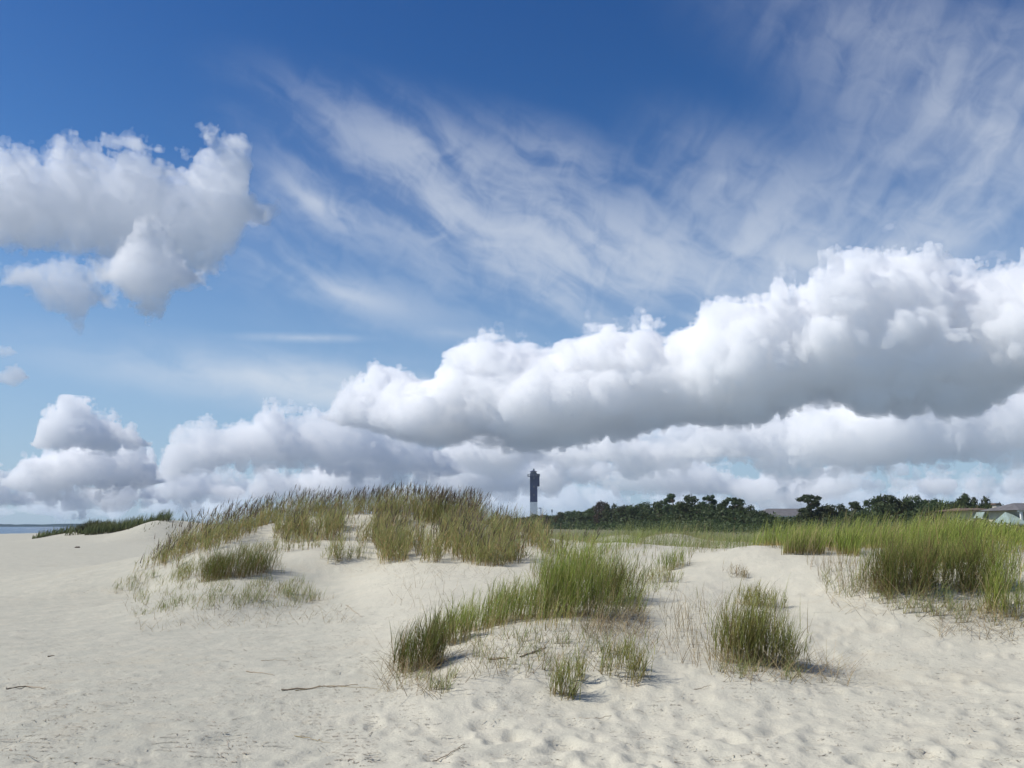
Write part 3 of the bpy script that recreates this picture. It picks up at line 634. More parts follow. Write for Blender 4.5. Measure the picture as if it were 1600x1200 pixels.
def tuft(label, px, py, hpx, wpx, n, mat, seed, lean=0.12, bend=0.5, to=0.1, dpx=None, w=0.006, spread=1.0, group="tufts of dune grass on the sand", name="grass_tuft", culm=True):
    """one tuft: root spot and size given as it shows from the beach; upright stems with leaves parting from them"""
    g = np.random.default_rng(seed)
    x0, y0, _ = hit(np.array([px]), np.array([py])); x0, y0 = float(x0[0]), float(y0[0])
    s = math.hypot(x0, y0) / F; rx = wpx * s * 0.56; ry = (dpx * s if dpx else rx * 0.75); Hh = hpx * s
    m = max(10, n // 5); ns = max(5, int(m ** 0.5 * 1.5))          # stems stand in little knots
    ka = g.uniform(0, 6.283, ns); kr = np.sqrt(g.random(ns)); kh = g.uniform(0.6, 1.08, ns) * (1 - 0.18 * kr); pick = g.integers(0, ns, m)
    sx = x0 + np.cos(ka[pick]) * kr[pick] * rx + g.normal(0, rx * 0.2, m); sy = y0 + ry * 0.6 + np.sin(ka[pick]) * kr[pick] * ry + g.normal(0, ry * 0.2, m)
    L = Hh * kh[pick] * g.uniform(0.55, 1.0, m); ln = np.abs(g.normal(lean * 0.8, 0.09, m)); az = np.where(g.random(m) < 0.2, g.uniform(0, 6.283, m), wind(g, m, spread, to)); z = hz_(sx, sy) - 0.02
    bd = g.uniform(0.05, 0.45, m) * (0.6 + bend)
    A = Mesh_()
    V, Q, uv, *_ = strips(sx, sy, z, L, az, ln, bd, g.uniform(0.7, 1.2, m) * w * 0.8, g.random(m), K=5, g=g, tip=0.35, vhi=0.7); A.add(V, Q, uv)
    for rep in range(4):
        f = np.clip(g.beta(1.5, 1.8, m), 0.02, 0.95); hx = f * L; th = ln + bd * f ** 1.4 * 0.6
        bx = sx + np.sin(th) * np.cos(az) * hx; by = sy + np.sin(th) * np.sin(az) * hx; bz = z + np.cos(th) * hx
        l2 = Hh * g.uniform(0.22, 0.55, m) * (1.15 - 0.45 * f)
        V, Q, uv, *_ = strips(bx, by, bz, l2, np.where(g.random(m) < 0.35, g.uniform(0, 6.283, m), wind(g, m, spread * 1.1, to)), np.abs(g.normal(0.16, 0.14, m)) + lean * 0.4, g.uniform(0.1, 1.1, m) * (0.35 + bend), g.uniform(0.6, 1.25, m) * w, g.random(m), K=5, g=g, vlo=0.12 + 0.2 * (rep > 1)); A.add(V, Q, uv)
    q = max(8, n // 7)                                            # fallen outer leaves and dead bases
    a = g.uniform(0, 2 * math.pi, q); k = g.integers(0, m, q)
    V, Q, uv, *_ = strips(sx[k], sy[k], hz_(sx[k], sy[k]), Hh * g.uniform(0.25, 0.7, q), a, g.uniform(0.5, 1.2, q), g.uniform(0.2, 0.9, q), np.full(q, w * 0.8), 0.93 + 0.07 * g.random(q), K=4, g=g); A.add(V, Q, uv)
    o = A.obj(name, mat, loc=(x0, y0, h1(x0, y0))); o["label"] = label; o["category"] = "grass tuft"; o["group"] = group
    return o
TUFTS = [
 ("big bright green grass tuft at the middle of the central dune mound", 892, 968, 132, 86, 1500, M_GREEN, 1, .10, .40),
 ("dark green grass tuft combed over to the right, right end of the central mound", 965, 945, 98, 70, 800, M_DARK, 2, .25, .75),
 ("green tuft just behind the big bright central tuft, reaching up to the meadow", 900, 905, 70, 110, 900, M_GREEN, 3, .12, .45),
 ("dense dark tuft at the lower left corner of the central grass patch", 652, 1052, 100, 66, 1100, M_DARK, 4, .12, .45),
 ("upright green tuft directly right of the dense dark corner tuft", 700, 1010, 78, 56, 520, M_GREEN, 5, .12, .45),
 ("thin green grass tuft at the left of the central patch, third from its left end", 748, 985, 80, 70, 430, M_GREEN, 6, .14, .45),
 ("green grass tuft touching the left side of the big bright central tuft", 812, 972, 90, 84, 620, M_GREEN, 7, .12, .45),
 ("small fan shaped tuft standing in front of the central mound, nearest to the camera", 882, 1098, 88, 36, 260, M_OLIVE, 8, .2, .5),
 ("narrow little tuft beside the fan shaped front tuft", 908, 1072, 56, 18, 70, M_OLIVE, 9, .1, .4),
 ("sparse airy tuft of thin leaves in front, right of the narrow little one", 968, 1066, 86, 66, 330, M_OLIVE, 10, .18, .5),
 ("tall brownish green tuft standing alone on bare sand right of the centre", 1182, 1044, 134, 92, 1500, M_OLIVE, 11, .08, .35),
 ("arching long leaves drooping over their shadow at the foot of the lone tall tuft", 1235, 1048, 92, 40, 130, M_OLIVE, 12, .5, 1.3),
 ("small straw coloured tuft on the slope above the lone tall tuft", 1140, 905, 26, 50, 160, M_DRY, 13, .3, .8),
 ("olive tuft on the bank just behind the lone tall tuft", 1190, 950, 44, 66, 500, M_OLIVE, 14, .3, .7),
 ("green tuft on the bank at the left end of the bare sand crest", 1052, 890, 50, 44, 420, M_GREEN, 15, .15, .5),
 ("low green tuft below the tuft at the left end of the bare crest", 1030, 912, 34, 60, 260, M_OLIVE, 16, .2, .6),
 ("dense dark bushy grass tuft hanging over the right slope", 1420, 934, 118, 78, 1500, M_DARK, 17, .2, .6),
 ("second dark bushy tuft on the right slope, right of the larger one", 1522, 930, 100, 66, 1000, M_DARK, 18, .22, .6),
 ("green tuft cut by the right edge of the photo, low on the slope", 1592, 975, 100, 60, 480, M_GREEN, 19, .15, .5),
 ("olive grass tuft between the two dark bushy tufts on the right slope", 1472, 892, 66, 60, 500, M_OLIVE, 20, .2, .6),
 ("loose green tuft right of the second dark bushy tuft", 1562, 925, 80, 60, 520, M_GREEN, 21, .18, .5),
 ("rounded almost black green tuft on the small left mound", 358, 906, 60, 82, 2600, M_DARK, 22, .22, .7),
 ("grey green tuft just left of the rounded dark one on the left mound", 300, 905, 34, 60, 420, M_OLIVE, 23, .2, .6),
 ("low grass tuft at the far left tip of the small left mound", 212, 924, 26, 52, 240, M_LIGHT, 24, .25, .7),
 ("low green tuft between the left tip and the grey green tuft", 258, 914, 28, 56, 300, M_LIGHT, 25, .25, .7),
 ("bright yellow green low tuft in front of the left mound", 266, 950, 22, 40, 150, M_LIGHT, 26, .35, .8),
 ("light green sprig tuft below the rounded dark tuft", 332, 936, 24, 50, 150, M_LIGHT, 27, .3, .8),
 ("small light tuft at the right foot of the rounded dark tuft", 386, 938, 28, 44, 150, M_LIGHT, 28, .3, .8),
 ("grey green tuft on the right half of the small left mound", 425, 928, 30, 54, 240, M_OLIVE, 29, .3, .8),
 ("green tuft at the right end of the small left mound", 464, 940, 32, 46, 260, M_LIGHT, 30, .2, .6),
 ("tiny pale tuft at the near foot of the left mound", 228, 962, 18, 36, 80, M_LIGHT, 31, .35, .8),
 ("green tuft at the upper left of the bowl, below the sea oats", 405, 868, 28, 66, 360, M_OLIVE, 32, .3, .7),
 ("yellow green tuft in the sand before the sea oats", 560, 876, 30, 40, 170, M_LIGHT, 33, .25, .7),
 ("sprawling tuft leaning left at the foot of the sea oats", 520, 880, 42, 34, 130, M_OLIVE, 34, .5, .7),
]
for i, a in enumerate(TUFTS): tuft(*a)
g = np.random.default_rng(5)
# thin dead stalks standing and trailing over the slopes
A = Mesh_()
for poly, n, l0, l1, ln, bd in (([(1260, 880), (1400, 880), (1400, 930), (1280, 920)], 260, 0.2, 0.5, 0.2, 0.4), ([(1260, 920), (1440, 930), (1440, 975), (1300, 965)], 90, 0.25, 0.7, 1.0, 0.8),
        ([(1030, 950), (1130, 950), (1130, 1060), (1040, 1040)], 260, 0.15, 0.45, 0.3, 0.5), ([(600, 1010), (700, 1050), (690, 1100), (590, 1080)], 300, 0.2, 0.5, 0.9, 0.8),
        ([(700, 1000), (1020, 970), (1040, 1030), (900, 1060), (700, 1070)], 700, 0.12, 0.4, 0.8, 0.9), ([(1440, 940), (1600, 960), (1600, 1010), (1460, 1000)], 380, 0.2, 0.6, 1.0, 0.7),
        ([(900, 975), (1010, 950), (1010, 1000), (920, 1000)], 650, 0.1, 0.35, 0.6, 0.8), ([(180, 930), (520, 930), (560, 975), (220, 990)], 800, 0.08, 0.28, 0.9, 0.8),
        ([(570, 880), (860, 880), (860, 905), (600, 905)], 200, 0.15, 0.5, 1.0, 0.7), ([(1130, 1040), (1330, 1045), (1330, 1075), (1130, 1070)], 320, 0.15, 0.5, 0.9, 0.8),
        ([(620, 880), (720, 900), (700, 980), (610, 960)], 90, 0.1, 0.35, 0.5, 0.6)):
    x, y = scatter_view(poly, n, g); n = len(x)
    V, Q, uv, *_ = strips(x, y, hz_(x, y), g.uniform(l0, l1, n), g.uniform(0, 6.28, n), np.abs(g.normal(ln, 0.25, n)), g.uniform(0, 1, n) * bd, g.uniform(0.003, 0.006, n), g.random(n), K=5, g=g, tip=0.5)
    A.add(V, Q, uv)
o = A.obj("dry_stalks", M_DRY); o["kind"] = "stuff"; o["label"] = "thin dead grass stalks standing and trailing over the sand slopes"; o["category"] = "dry grass"
# small green sprigs
A = Mesh_()
for poly, n, l0, l1 in (([(190, 905), (300, 880), (420, 870), (500, 930), (480, 950), (220, 960)], 1700, 0.10, 0.30), ([(840, 900), (1060, 850), (1060, 920), (980, 960), (860, 960)], 1100, 0.12, 0.34), ([(960, 840), (1080, 836), (1060, 870), (980, 866)], 360, 0.15, 0.4), ([(1060, 848), (1240, 848), (1250, 862), (1180, 856), (1080, 868)], 420, 0.15, 0.42), ([(1280, 900), (1600, 920), (1600, 990), (1440, 970), (1290, 930)], 1200, 0.12, 0.42), ([(700, 1000), (900, 990), (1000, 1010), (960, 1060), (760, 1050)], 600, 0.08, 0.25), ([(620, 1060), (720, 1060), (700, 1085), (610, 1080)], 160, 0.08, 0.25), ([(1120, 1040), (1260, 1045), (1250, 1070), (1120, 1062)], 240, 0.08, 0.25)):
    x, y = scatter_view(poly, n, g, 1.0, 22); n = len(x)
    V, Q, uv, *_ = strips(x, y, hz_(x, y) - 0.01, g.uniform(l0, l1, n), wind(g, n, 1.6), g.uniform(0, 0.7, n), g.uniform(0.1, 1, n), g.uniform(0.004, 0.008, n), g.random(n), K=4, g=g)
    A.add(V, Q, uv)
o = A.obj("grass_sprigs", M_LIGHT); o["kind"] = "stuff"; o["label"] = "scattered short green grass sprigs on the sand of the mounds"; o["category"] = "grass"
# wrack crumbs, bits of reed and their pits on the beach
A = Mesh_()
def crumbs(poly, n, l0, l1, w0, w1, clump, cs):
    x, y = scatter_view(poly, n, g, clump, cs); n = len(x)
    V, Q, uv, *_ = strips(x, y, hz_(x, y) + 0.006, g.uniform(l0, l1, n), g.normal(0.15, 0.9, n) + math.pi * (g.random(n) < 0.5), g.uniform(1.47, 1.6, n), g.normal(0, 0.07, n), g.uniform(w0, w1, n), g.random(n), K=3, g=g, tip=0.5)
    A.add(V, Q, uv)
crumbs([(0, 850), (240, 870), (560, 960), (600, 1200), (0, 1200)], 3600, 0.012, 0.06, 0.004, 0.012, 1.4, 60)
crumbs([(0, 850), (240, 870), (560, 960), (600, 1200), (0, 1200)], 150, 0.08, 0.2, 0.005, 0.012, 1.4, 45)
crumbs([(560, 1060), (1100, 1040), (1600, 1020), (1600, 1200), (560, 1200)], 2800, 0.01, 0.055, 0.004, 0.011, 1.3, 50)
crumbs([(180, 930), (560, 930), (640, 1000), (560, 1060), (200, 990)], 420, 0.04, 0.16, 0.004, 0.012, 1.2, 30)
crumbs([(150, 870), (260, 872), (240, 895), (130, 900)], 120, 0.06, 0.25, 0.006, 0.016, 1.0, 20)
crumbs([(600, 900), (830, 900), (700, 990), (520, 960)], 260, 0.03, 0.14, 0.004, 0.010, 1.0, 30)
o = A.obj("beach_wrack", M_WRACK); o["kind"] = "stuff"; o["label"] = "dark crumbs of dried reed and wrack strewn over the beach sand"; o["category"] = "wrack"
# sticks one can point at
def stick(label, pts, w, sub=0, mat=None, lift=0.004):
    x, y, _ = hit(np.array([p[0] for p in pts], float), np.array([p[1] for p in pts], float))
    t = np.linspace(0, 1, 14); tt = np.linspace(0, 1, len(pts)); X = np.interp(t, tt, x); Y = np.interp(t, tt, y); g = np.random.default_rng(len(label))
    X = X + g.normal(0, 0.003, 14); Y = Y + g.normal(0, 0.003, 14); Z = hz_(X, Y) + lift + np.abs(g.normal(0, 0.006, 14))
    rad = w * 0.28 * (1 - 0.6 * t); C_ = np.stack([X, Y, Z], -1); tan = np.gradient(C_, axis=0); tan /= np.linalg.norm(tan, axis=1)[:, None]
    nn = np.cross(tan, [0, 0, 1.0]); nn /= np.linalg.norm(nn, axis=1)[:, None]; bb = np.cross(nn, tan)
    an = np.linspace(0, 2 * math.pi, 6)[:-1]
    V = (C_[:, None] + rad[:, None, None] * (np.cos(an)[None, :, None] * nn[:, None] + np.sin(an)[None, :, None] * bb[:, None])).reshape(-1, 3)
    Q = [(i * 5 + k, i * 5 + (k + 1) % 5, (i + 1) * 5 + (k + 1) % 5, (i + 1) * 5 + k) for i in range(13) for k in range(5)]
    B = Mesh_(); B.add(V, np.array(Q), np.full((len(V), 2), 0.4))
    o = B.obj("stick", mat or M_TWIG, loc=tuple(C_[0])); o["label"] = label; o["category"] = "stick"; o["group"] = "sticks and reed stems lying on the sand"
    return o
stick("long forked brown stick lying left of the dense dark corner tuft", [(440, 1082), (490, 1078), (560, 1072)], 0.03)
stick("pale stem crossing the long forked stick", [(462, 1084), (510, 1075), (590, 1080)], 0.014, mat=M_DRY)
stick("straight thin stick lying slantwise at the bottom middle of the photo", [(672, 1196), (700, 1184), (727, 1168)], 0.016)
stick("short thin stick on the packed sand left of the bowl", [(408, 1033), (454, 1035)], 0.012)
stick("bent stick with a knob below the short thin stick", [(384, 1052), (400, 1053), (428, 1057)], 0.018)
stick("small dark stick alone on the packed sand at left", [(74, 1027), (84, 1026)], 0.03)
stick("dark stick half buried on the crest of the central mound", [(766, 1034), (796, 1030)], 0.05)
stick("curved dark stick on the central mound, right of the half buried one", [(812, 1030), (830, 1022), (852, 1015)], 0.05)
stick("slim curved stick lying below the fan shaped front tuft", [(896, 1125), (930, 1128), (958, 1120)], 0.016)
stick("short stick on the trodden sand left of the lone tall tuft", [(1082, 1081), (1112, 1077)], 0.016)
stick("long pale reed lying at the lower left of the bowl", [(460, 1152), (490, 1160), (515, 1166)], 0.012, mat=M_DRY)
stick("grey stem lying in the bowl under the sea oats", [(540, 947), (556, 958), (566, 966)], 0.016)
stick("brown wrack stem far out on the packed sand at the left edge", [(10, 1078), (40, 1074), (70, 1078)], 0.03)
# ---------------------------------------------------------------- far dune plants
def far_turf(name, label, rows, mat, seed, stuff=True):
    g = np.random.default_rng(seed); A = Mesh_()
    for (px0, px1, Y0, Y1, n, l0, l1, w) in rows:
        y = g.uniform(Y0, Y1, n); x = (g.uniform(px0, px1, n) - 800) / F * y * 1.014; k = fbm(x / 2.5, y / 2.5, seed, 2) > -0.45 + 0.5 * g.random(n); x, y = x[k], y[k]; n = len(x)
        z = height(x, y, False) - 0.05
        V, Q, uv, *_ = strips(x, y, z, g.uniform(l0, l1, n), wind(g, n, 1.2), g.uniform(0, 0.5, n), g.uniform(0.1, 0.8, n), np.full(n, w), g.random(n), K=3, g=g); A.add(V, Q, uv)
    o = A.obj(name, mat); o["label"] = label; o["category"] = "grass"
    if stuff: o["kind"] = "stuff"
    return o
M_FAR = leaf_mat("far_grass", (0.12, 0.11, 0.05), (0.10, 0.125, 0.045), (0.15, 0.165, 0.065), 0.35)
far_turf("dune_grass", "dark green grass clothing the dune far down the beach", [(80, 205, 88, 98, 2200, 0.6, 1.1, 0.09), (150, 278, 87, 99, 3400, 0.8, 1.5, 0.09), (72, 120, 95, 104, 500, 0.4, 0.7, 0.09), (215, 300, 82, 90, 60, 0.3, 0.5, 0.07), (250, 330, 92, 104, 900, 0.6, 1.1, 0.09)], M_FAR, 301)
def far_bush(label, px, py, Y, w, h, seed):
    g = np.random.default_rng(seed); v = at(px, py, Y); n = 900; A = Mesh_()
    a = g.uniform(0, 6.283, n); r = np.sqrt(g.random(n)) * w / 2; x = v.x + np.cos(a) * r; y = Y + np.sin(a) * r * 0.6; z = height(x, y, False) - 0.05
    V, Q, uv, *_ = strips(x, y, z, h * g.uniform(0.5, 1.1, n) * (1.05 - (r / w) ** 2 * 1.6), a, r / w * 0.9, g.uniform(0.1, 0.6, n), np.full(n, 0.09), g.random(n), K=3, g=g); A.add(V, Q, uv)
    o = A.obj("beach_shrub", M_DARK2, loc=(v.x, Y, float(height(np.array([v.x]), np.array([Y]), False)[0]))); o["label"] = label; o["category"] = "shrub"; return o
M_DARK2 = leaf_mat("shrub_leaf", (0.06, 0.05, 0.03), (0.05, 0.055, 0.025), (0.09, 0.09, 0.04), 0.35)
far_bush("dark rounded shrub on the sand at the foot of the far dune", 148, 841, 90, 3.6, 1.35, 1)
far_bush("small dark shrub at the seaward end of the far dune", 80, 829, 96, 1.8, 0.6, 2)
def pebble(label, px, py, s):
    x, y, _ = hit(np.array([px], float), np.array([py], float)); x, y = float(x[0]), float(y[0]); bm = bmesh.new(); bmesh.ops.create_icosphere(bm, subdivisions=2, radius=s)
    for v in bm.verts: v.co.x *= 1.7; v.co.z *= 0.55; v.co += Vector((random.uniform(-1, 1), random.uniform(-1, 1), random.uniform(-1, 1))) * s * 0.15
    me = bpy.data.meshes.new("driftwood_chunk"); bm.to_mesh(me); bm.free(); me.materials.append(M_TWIG); o = bpy.data.objects.new("driftwood_chunk", me); COL.objects.link(o); o.location = (x, y, h1(x, y) + s * 0.3)
    o["label"] = label; o["category"] = "driftwood"; return o
pebble("small black driftwood chunk alone on the sand before the far dune", 121, 856, 0.12)
# ---------------------------------------------------------------- trees
def plain(name, col, rough=0.8, var=0.12, scale=2.0, bump=0.0):
    m, t, o = new_mat(name); P, *_ = geo_pos(t); n = noise(t, P, scale, 5, 0.6, 0, '3D')
    a = tuple(c * (1 - var) for c in col) + (1,); b = tuple(min(1, c * (1 + var)) for c in col) + (1,)
    principled(t, o, mixc(t, sstep(n, 0.3, 0.7), a, b), rough, 0.2, (n, bump, 0.05) if bump else None); return m
M_BARK = plain("bark", (0.12, 0.095, 0.07), 0.95, 0.3, 6, 0.5)
def crown_mat(name, dark, light):
    m, t, o = new_mat(name); uvn = t.nodes.new('ShaderNodeUVMap'); sp = t.nodes.new('ShaderNodeSeparateXYZ'); t.links.new(uvn.outputs[0], sp.inputs[0]); u, v = S(t, sp.outputs[0]), S(t, sp.outputs[1])
    oi = t.nodes.new('ShaderNodeObjectInfo'); c = mixc(t, u * 0.6 + v * 0.4, (*dark, 1), (*light, 1))
    hsv = t.nodes.new('ShaderNodeHueSaturation'); put(t, hsv.inputs['Color'], c); put(t, hsv.inputs['Value'], S(t, oi.outputs['Random']) * 0.5 + 0.75); put(t, hsv.inputs['Hue'], S(t, oi.outputs['Random']) * 0.05 + 0.475)
    b = t.nodes.new('ShaderNodeBsdfPrincipled'); t.links.new(hsv.outputs[0], b.inputs['Base Color']); b.inputs['Roughness'].default_value = 0.6; b.inputs['Specular IOR Level'].default_value = 0.3
    tr = t.nodes.new('ShaderNodeBsdfTranslucent'); t.links.new(hsv.outputs[0], tr.inputs[0]); mx = t.nodes.new('ShaderNodeMixShader'); mx.inputs[0].default_value = 0.35
    t.links.new(b.outputs[0], mx.inputs[1]); t.links.new(tr.outputs[0], mx.inputs[2]); t.links.new(mx.outputs[0], o.inputs['Surface']); return m
M_CROWN = crown_mat("oak_leaves", (0.038, 0.056, 0.022), (0.078, 0.106, 0.038))
M_PINE = crown_mat("pine_needles", (0.034, 0.054, 0.024), (0.068, 0.096, 0.040))
M_RED = crown_mat("rusty_leaves", (0.05, 0.035, 0.025), (0.085, 0.06, 0.045))
M_PALE = crown_mat("pale_leaves", (0.035, 0.05, 0.022), (0.085, 0.105, 0.045))
def tube(bm_v, bm_q, p0, p1, r0, r1, n=6, seg=4, wob=0.0, g=None):
    p0, p1 = np.array(p0, float), np.array(p1, float); t = np.linspace(0, 1, seg + 1)[:, None]; C_ = p0 + (p1 - p0) * t
    if g is not None: C_[1:-1] += g.normal(0, wob, (seg - 1, 3))
    d = p1 - p0; d /= np.linalg.norm(d); a = np.cross(d, [1, 0, 0.3]); a /= np.linalg.norm(a); b = np.cross(d, a); an = np.linspace(0, 2 * math.pi, n + 1)[:-1]
    rr = r0 + (r1 - r0) * t; V = (C_[:, None] + rr[:, None] * (np.cos(an)[None, :, None] * a + np.sin(an)[None, :, None] * b)).reshape(-1, 3); base = sum(len(v) for v in bm_v)
    bm_v.append(V); bm_q.append(np.array([(i * n + k, i * n + (k + 1) % n, (i + 1) * n + (k + 1) % n, (i + 1) * n + k) for i in range(seg) for k in range(n)]) + base)
def tree_meshes(kind, seed):
    """trunk with limbs and a crown of leaf sprays, height 1"""
    g = np.random.default_rng(seed); tv, tq = [], []; lobes = []
    if kind == 'pine':
        tube(tv, tq, (0, 0, 0), (g.normal(0, .03), 0, 0.86), 0.03, 0.012, 6, 6, 0.008, g)
        for k in range(17):
            z = 0.42 + 0.54 * (k / 16); rad = 0.26 * math.sin(math.pi * min(1, (1.06 - z) / 0.66)) ** 0.7 + 0.04; a = g.uniform(0, 6.28)
            c = np.array((math.cos(a) * rad, math.sin(a) * rad, z + g.normal(0, .02))); tube(tv, tq, (0, 0, z - 0.06), c, 0.010, 0.004, 4, 2)
            lobes.append((c, g.uniform(0.085, 0.14), 0.55, g.random()))
        lobes.append((np.array((0, 0, 0.94)), 0.10, 0.7, .5)); n_leaf, sz = 150, 0.034
    else:
        tube(tv, tq, (0, 0, 0), (g.normal(0, .04), g.normal(0, .04), 0.38), 0.04, 0.028, 7, 4, 0.012, g)
        m = 15 if kind != 'shag' else 12
        for k in range(m):
            a = g.uniform(0, 6.28); rad = math.sqrt(g.random()) * 0.36; z = 0.36 + 0.5 * g.random() * (1 - (rad / 0.5) ** 2) + 0.06 * (k % 3)
            c = np.array((math.cos(a) * rad, math.sin(a) * rad, min(z, 0.9 - rad * 0.3))); tube(tv, tq, (0, 0, 0.3), c, 0.018, 0.006, 5, 3, 0.015, g)
            lobes.append((c, g.uniform(0.12, 0.19) * (1 if kind != 'shag' else 0.8), 0.8, g.random()))
        for k in range(6):                                        # low skirts of foliage
            a = k * 1.05 + g.uniform(0, .5); c = np.array((math.cos(a) * 0.34, math.sin(a) * 0.34, g.uniform(0.14, 0.32))); lobes.append((c, g.uniform(0.12, 0.17), 0.9, g.random() * 0.5))
        n_leaf, sz = 165, 0.038
    V, Q, U, n0 = [], [], [], 0
    for c, r, fz, tone in lobes:
        n = n_leaf; d = g.normal(0, 1, (n, 3)); d /= np.linalg.norm(d, axis=1)[:, None]; rr = r * g.random(n) ** 0.35 * g.uniform(0.8, 1.25, n)
        p = c + d * rr[:, None] * np.array((1, 1, fz)); s = sz * g.uniform(0.5, 1.3, n)
        u = np.cross(d + g.normal(0, .6, (n, 3)), g.normal(0, 1, (n, 3))); u /= np.linalg.norm(u, axis=1)[:, None]; w = np.cross(u, d + g.normal(0, .7, (n, 3))); w /= np.linalg.norm(w, axis=1)[:, None]
        q = np.stack([p - u * s[:, None], p + w * s[:, None] * 0.5, p + u * s[:, None], p - w * s[:, None] * 0.5], 1).reshape(-1, 3)
        V.append(q); Q.append(np.arange(n * 4).reshape(-1, 4) + n0); n0 += n * 4; U.append(np.stack([np.repeat(g.random(n), 4), np.full(n * 4, tone)], -1))
    trunk = new_mesh("trunk", np.concatenate(tv), np.concatenate(tq)); trunk.materials.append(M_BARK)
    return trunk, new_mesh("crown", np.concatenate(V), np.concatenate(Q), np.concatenate(U))
PROTO = {}
for kind, k, mat in (('oak', 3, M_CROWN), ('pine', 3, M_PINE), ('shag', 2, M_CROWN), ('red', 1, M_RED), ('pale', 2, M_PALE)):
    for i in range(k):
        tm, cm = tree_meshes(kind, 40 + len(PROTO) * 7); cm.materials.append(mat); PROTO[kind, i] = (tm, cm)
def tree_dist(px): return float(np.interp(px, [760, 830, 950, 1080, 1250, 1450, 1600], [420, 360, 250, 185, 160, 150, 145]))
def tree(label, px, top, wpx, kind, var=0, dY=0.0, group="trees in the dark belt behind the dunes"):
    Y = tree_dist(px) + dY; v = at(px, 822 - (822 - top) * 1.13, Y); base = float(height(np.array([v.x]), np.array([Y]), False)[0]); Hh = v.z - base; W = wpx * 1.22 / F * Y / (0.92 if kind != 'pine' else 0.70)
    e = bpy.data.objects.new({'pine': "pine_tree"}.get(kind, "oak_tree"), None); COL.objects.link(e); e.location = (v.x, Y, base); e.scale = (W, W, Hh); e.rotation_euler.z = (px * 1.7) % 6.28
    e["label"] = label; e["category"] = "tree"; e["group"] = group
    for nm, me in zip(("trunk", "crown"), PROTO[kind, var]):
        c = bpy.data.objects.new(nm, me); COL.objects.link(c); c.parent = e
    return e
TREES = [
 ("small dark round tree left of the lighthouse, where the tree belt begins", 793, 806, 30, 'oak', 0),
 ("low tree at the left end of the belt, beside the sea oats", 772, 811, 26, 'oak', 1),
 ("low dark tree between the small round first tree and the lighthouse", 815, 809, 26, 'oak', 2),
 ("tree crown hiding the foot of the lighthouse", 836, 804, 26, 'oak', 1),
 ("low crown just right of the lamp post by the lighthouse", 858, 802, 26, 'shag', 0),
 ("low crown under the little post on the skyline, right of the lighthouse", 876, 800, 28, 'oak', 0),
 ("dark crown midway between the lighthouse and the rusty brown tree", 896, 799, 30, 'oak', 2),
 ("dark crown left of the rusty brown tree, touching it", 918, 794, 32, 'oak', 1),
 ("rusty brown domed tree right of the lighthouse", 941, 785, 24, 'red', 0),
 ("green crown pressed against the right side of the rusty brown tree", 955, 787, 24, 'oak', 0),
 ("flat topped crown second to the right of the rusty brown tree", 975, 791, 34, 'oak', 2),
 ("dark rounded crown midway between the rusty tree and the great domed tree", 1000, 786, 40, 'oak', 1),
 ("pale green crown left of the slim tree beside the great domed tree", 1025, 784, 38, 'pale', 0),
 ("slim upright tree left of the great domed tree", 1051, 778, 22, 'pine', 0),
 ("great domed tree, tallest of the middle of the belt", 1079, 774, 46, 'oak', 0),
 ("slim tree with a gappy round head right of the great domed tree", 1106, 780, 22, 'pine', 1),
 ("first of the twin spreading trees left of the grey roofed house", 1130, 784, 30, 'shag', 1),
 ("second of the twin trees, pointed, nearer the grey roofed house", 1147, 783, 28, 'pine', 2),
 ("lower dark tree right of the pointed twin tree", 1166, 791, 28, 'oak', 2),
 ("pale green loose tree touching the left end of the grey roof", 1184, 796, 34, 'pale', 1),
 ("low dark tree standing before the middle of the grey roof", 1212, 806, 34, 'oak', 1),
 ("low tree before the right end of the grey roof", 1236, 803, 30, 'shag', 0),
 ("umbrella topped pine right of the grey roofed house", 1265, 779, 30, 'pine', 2),
 ("dark filler tree under the umbrella topped pine", 1272, 792, 40, 'oak', 0),
 ("broad rounded tree right of the umbrella topped pine", 1303, 789, 38, 'oak', 2),
 ("small conical tree between the broad rounded tree and the big oaks", 1330, 789, 24, 'pine', 0),
 ("short tree in the gap left of the big oaks", 1347, 799, 24, 'oak', 1),
 ("leftmost of the big dark oaks at right, with ragged left edge", 1366, 778, 34, 'shag', 1),
 ("highest of the big dark oaks at right", 1384, 773, 40, 'oak', 0),
 ("big oak directly right of the highest one", 1404, 778, 32, 'oak', 1),
 ("round topped oak left of the spiky purplish tree", 1425, 776, 30, 'oak', 2),
 ("spiky purplish tree between round oaks", 1455, 774, 42, 'shag', 0),
 ("lower crown joining the spiky tree and the oaks behind the beige house", 1480, 785, 30, 'oak', 1),
 ("oak with a spiky top left of the house chimney", 1507, 774, 34, 'shag', 1),
 ("oak rising behind the cream chimney", 1531, 776, 32, 'oak', 0),
 ("low tree right of the cream chimney", 1552, 787, 26, 'oak', 2),
 ("reddish bush topping the dark roof at right", 1574, 791, 20, 'red', 0),
]
for a in TREES: tree(*a)
gt = np.random.default_rng(12)
sky_x = [770, 830, 900, 950, 1010, 1060, 1110, 1160, 1200, 1250, 1300, 1350, 1390, 1450, 1500, 1550, 1600]; sky_y = [812, 806, 799, 793, 790, 786, 787, 795, 806, 800, 796, 799, 782, 782, 784, 794, 802]
for k in range(34):
    q = 775 + k * 23.5 + gt.uniform(-6, 6)
    if 1180 < q < 1262: continue
    tree("plain dark green crown filling a gap deeper in the tree belt", q, float(np.interp(q, sky_x, sky_y)) + 2, 44, 'oak', k % 3, 16 + gt.uniform(-4, 6))
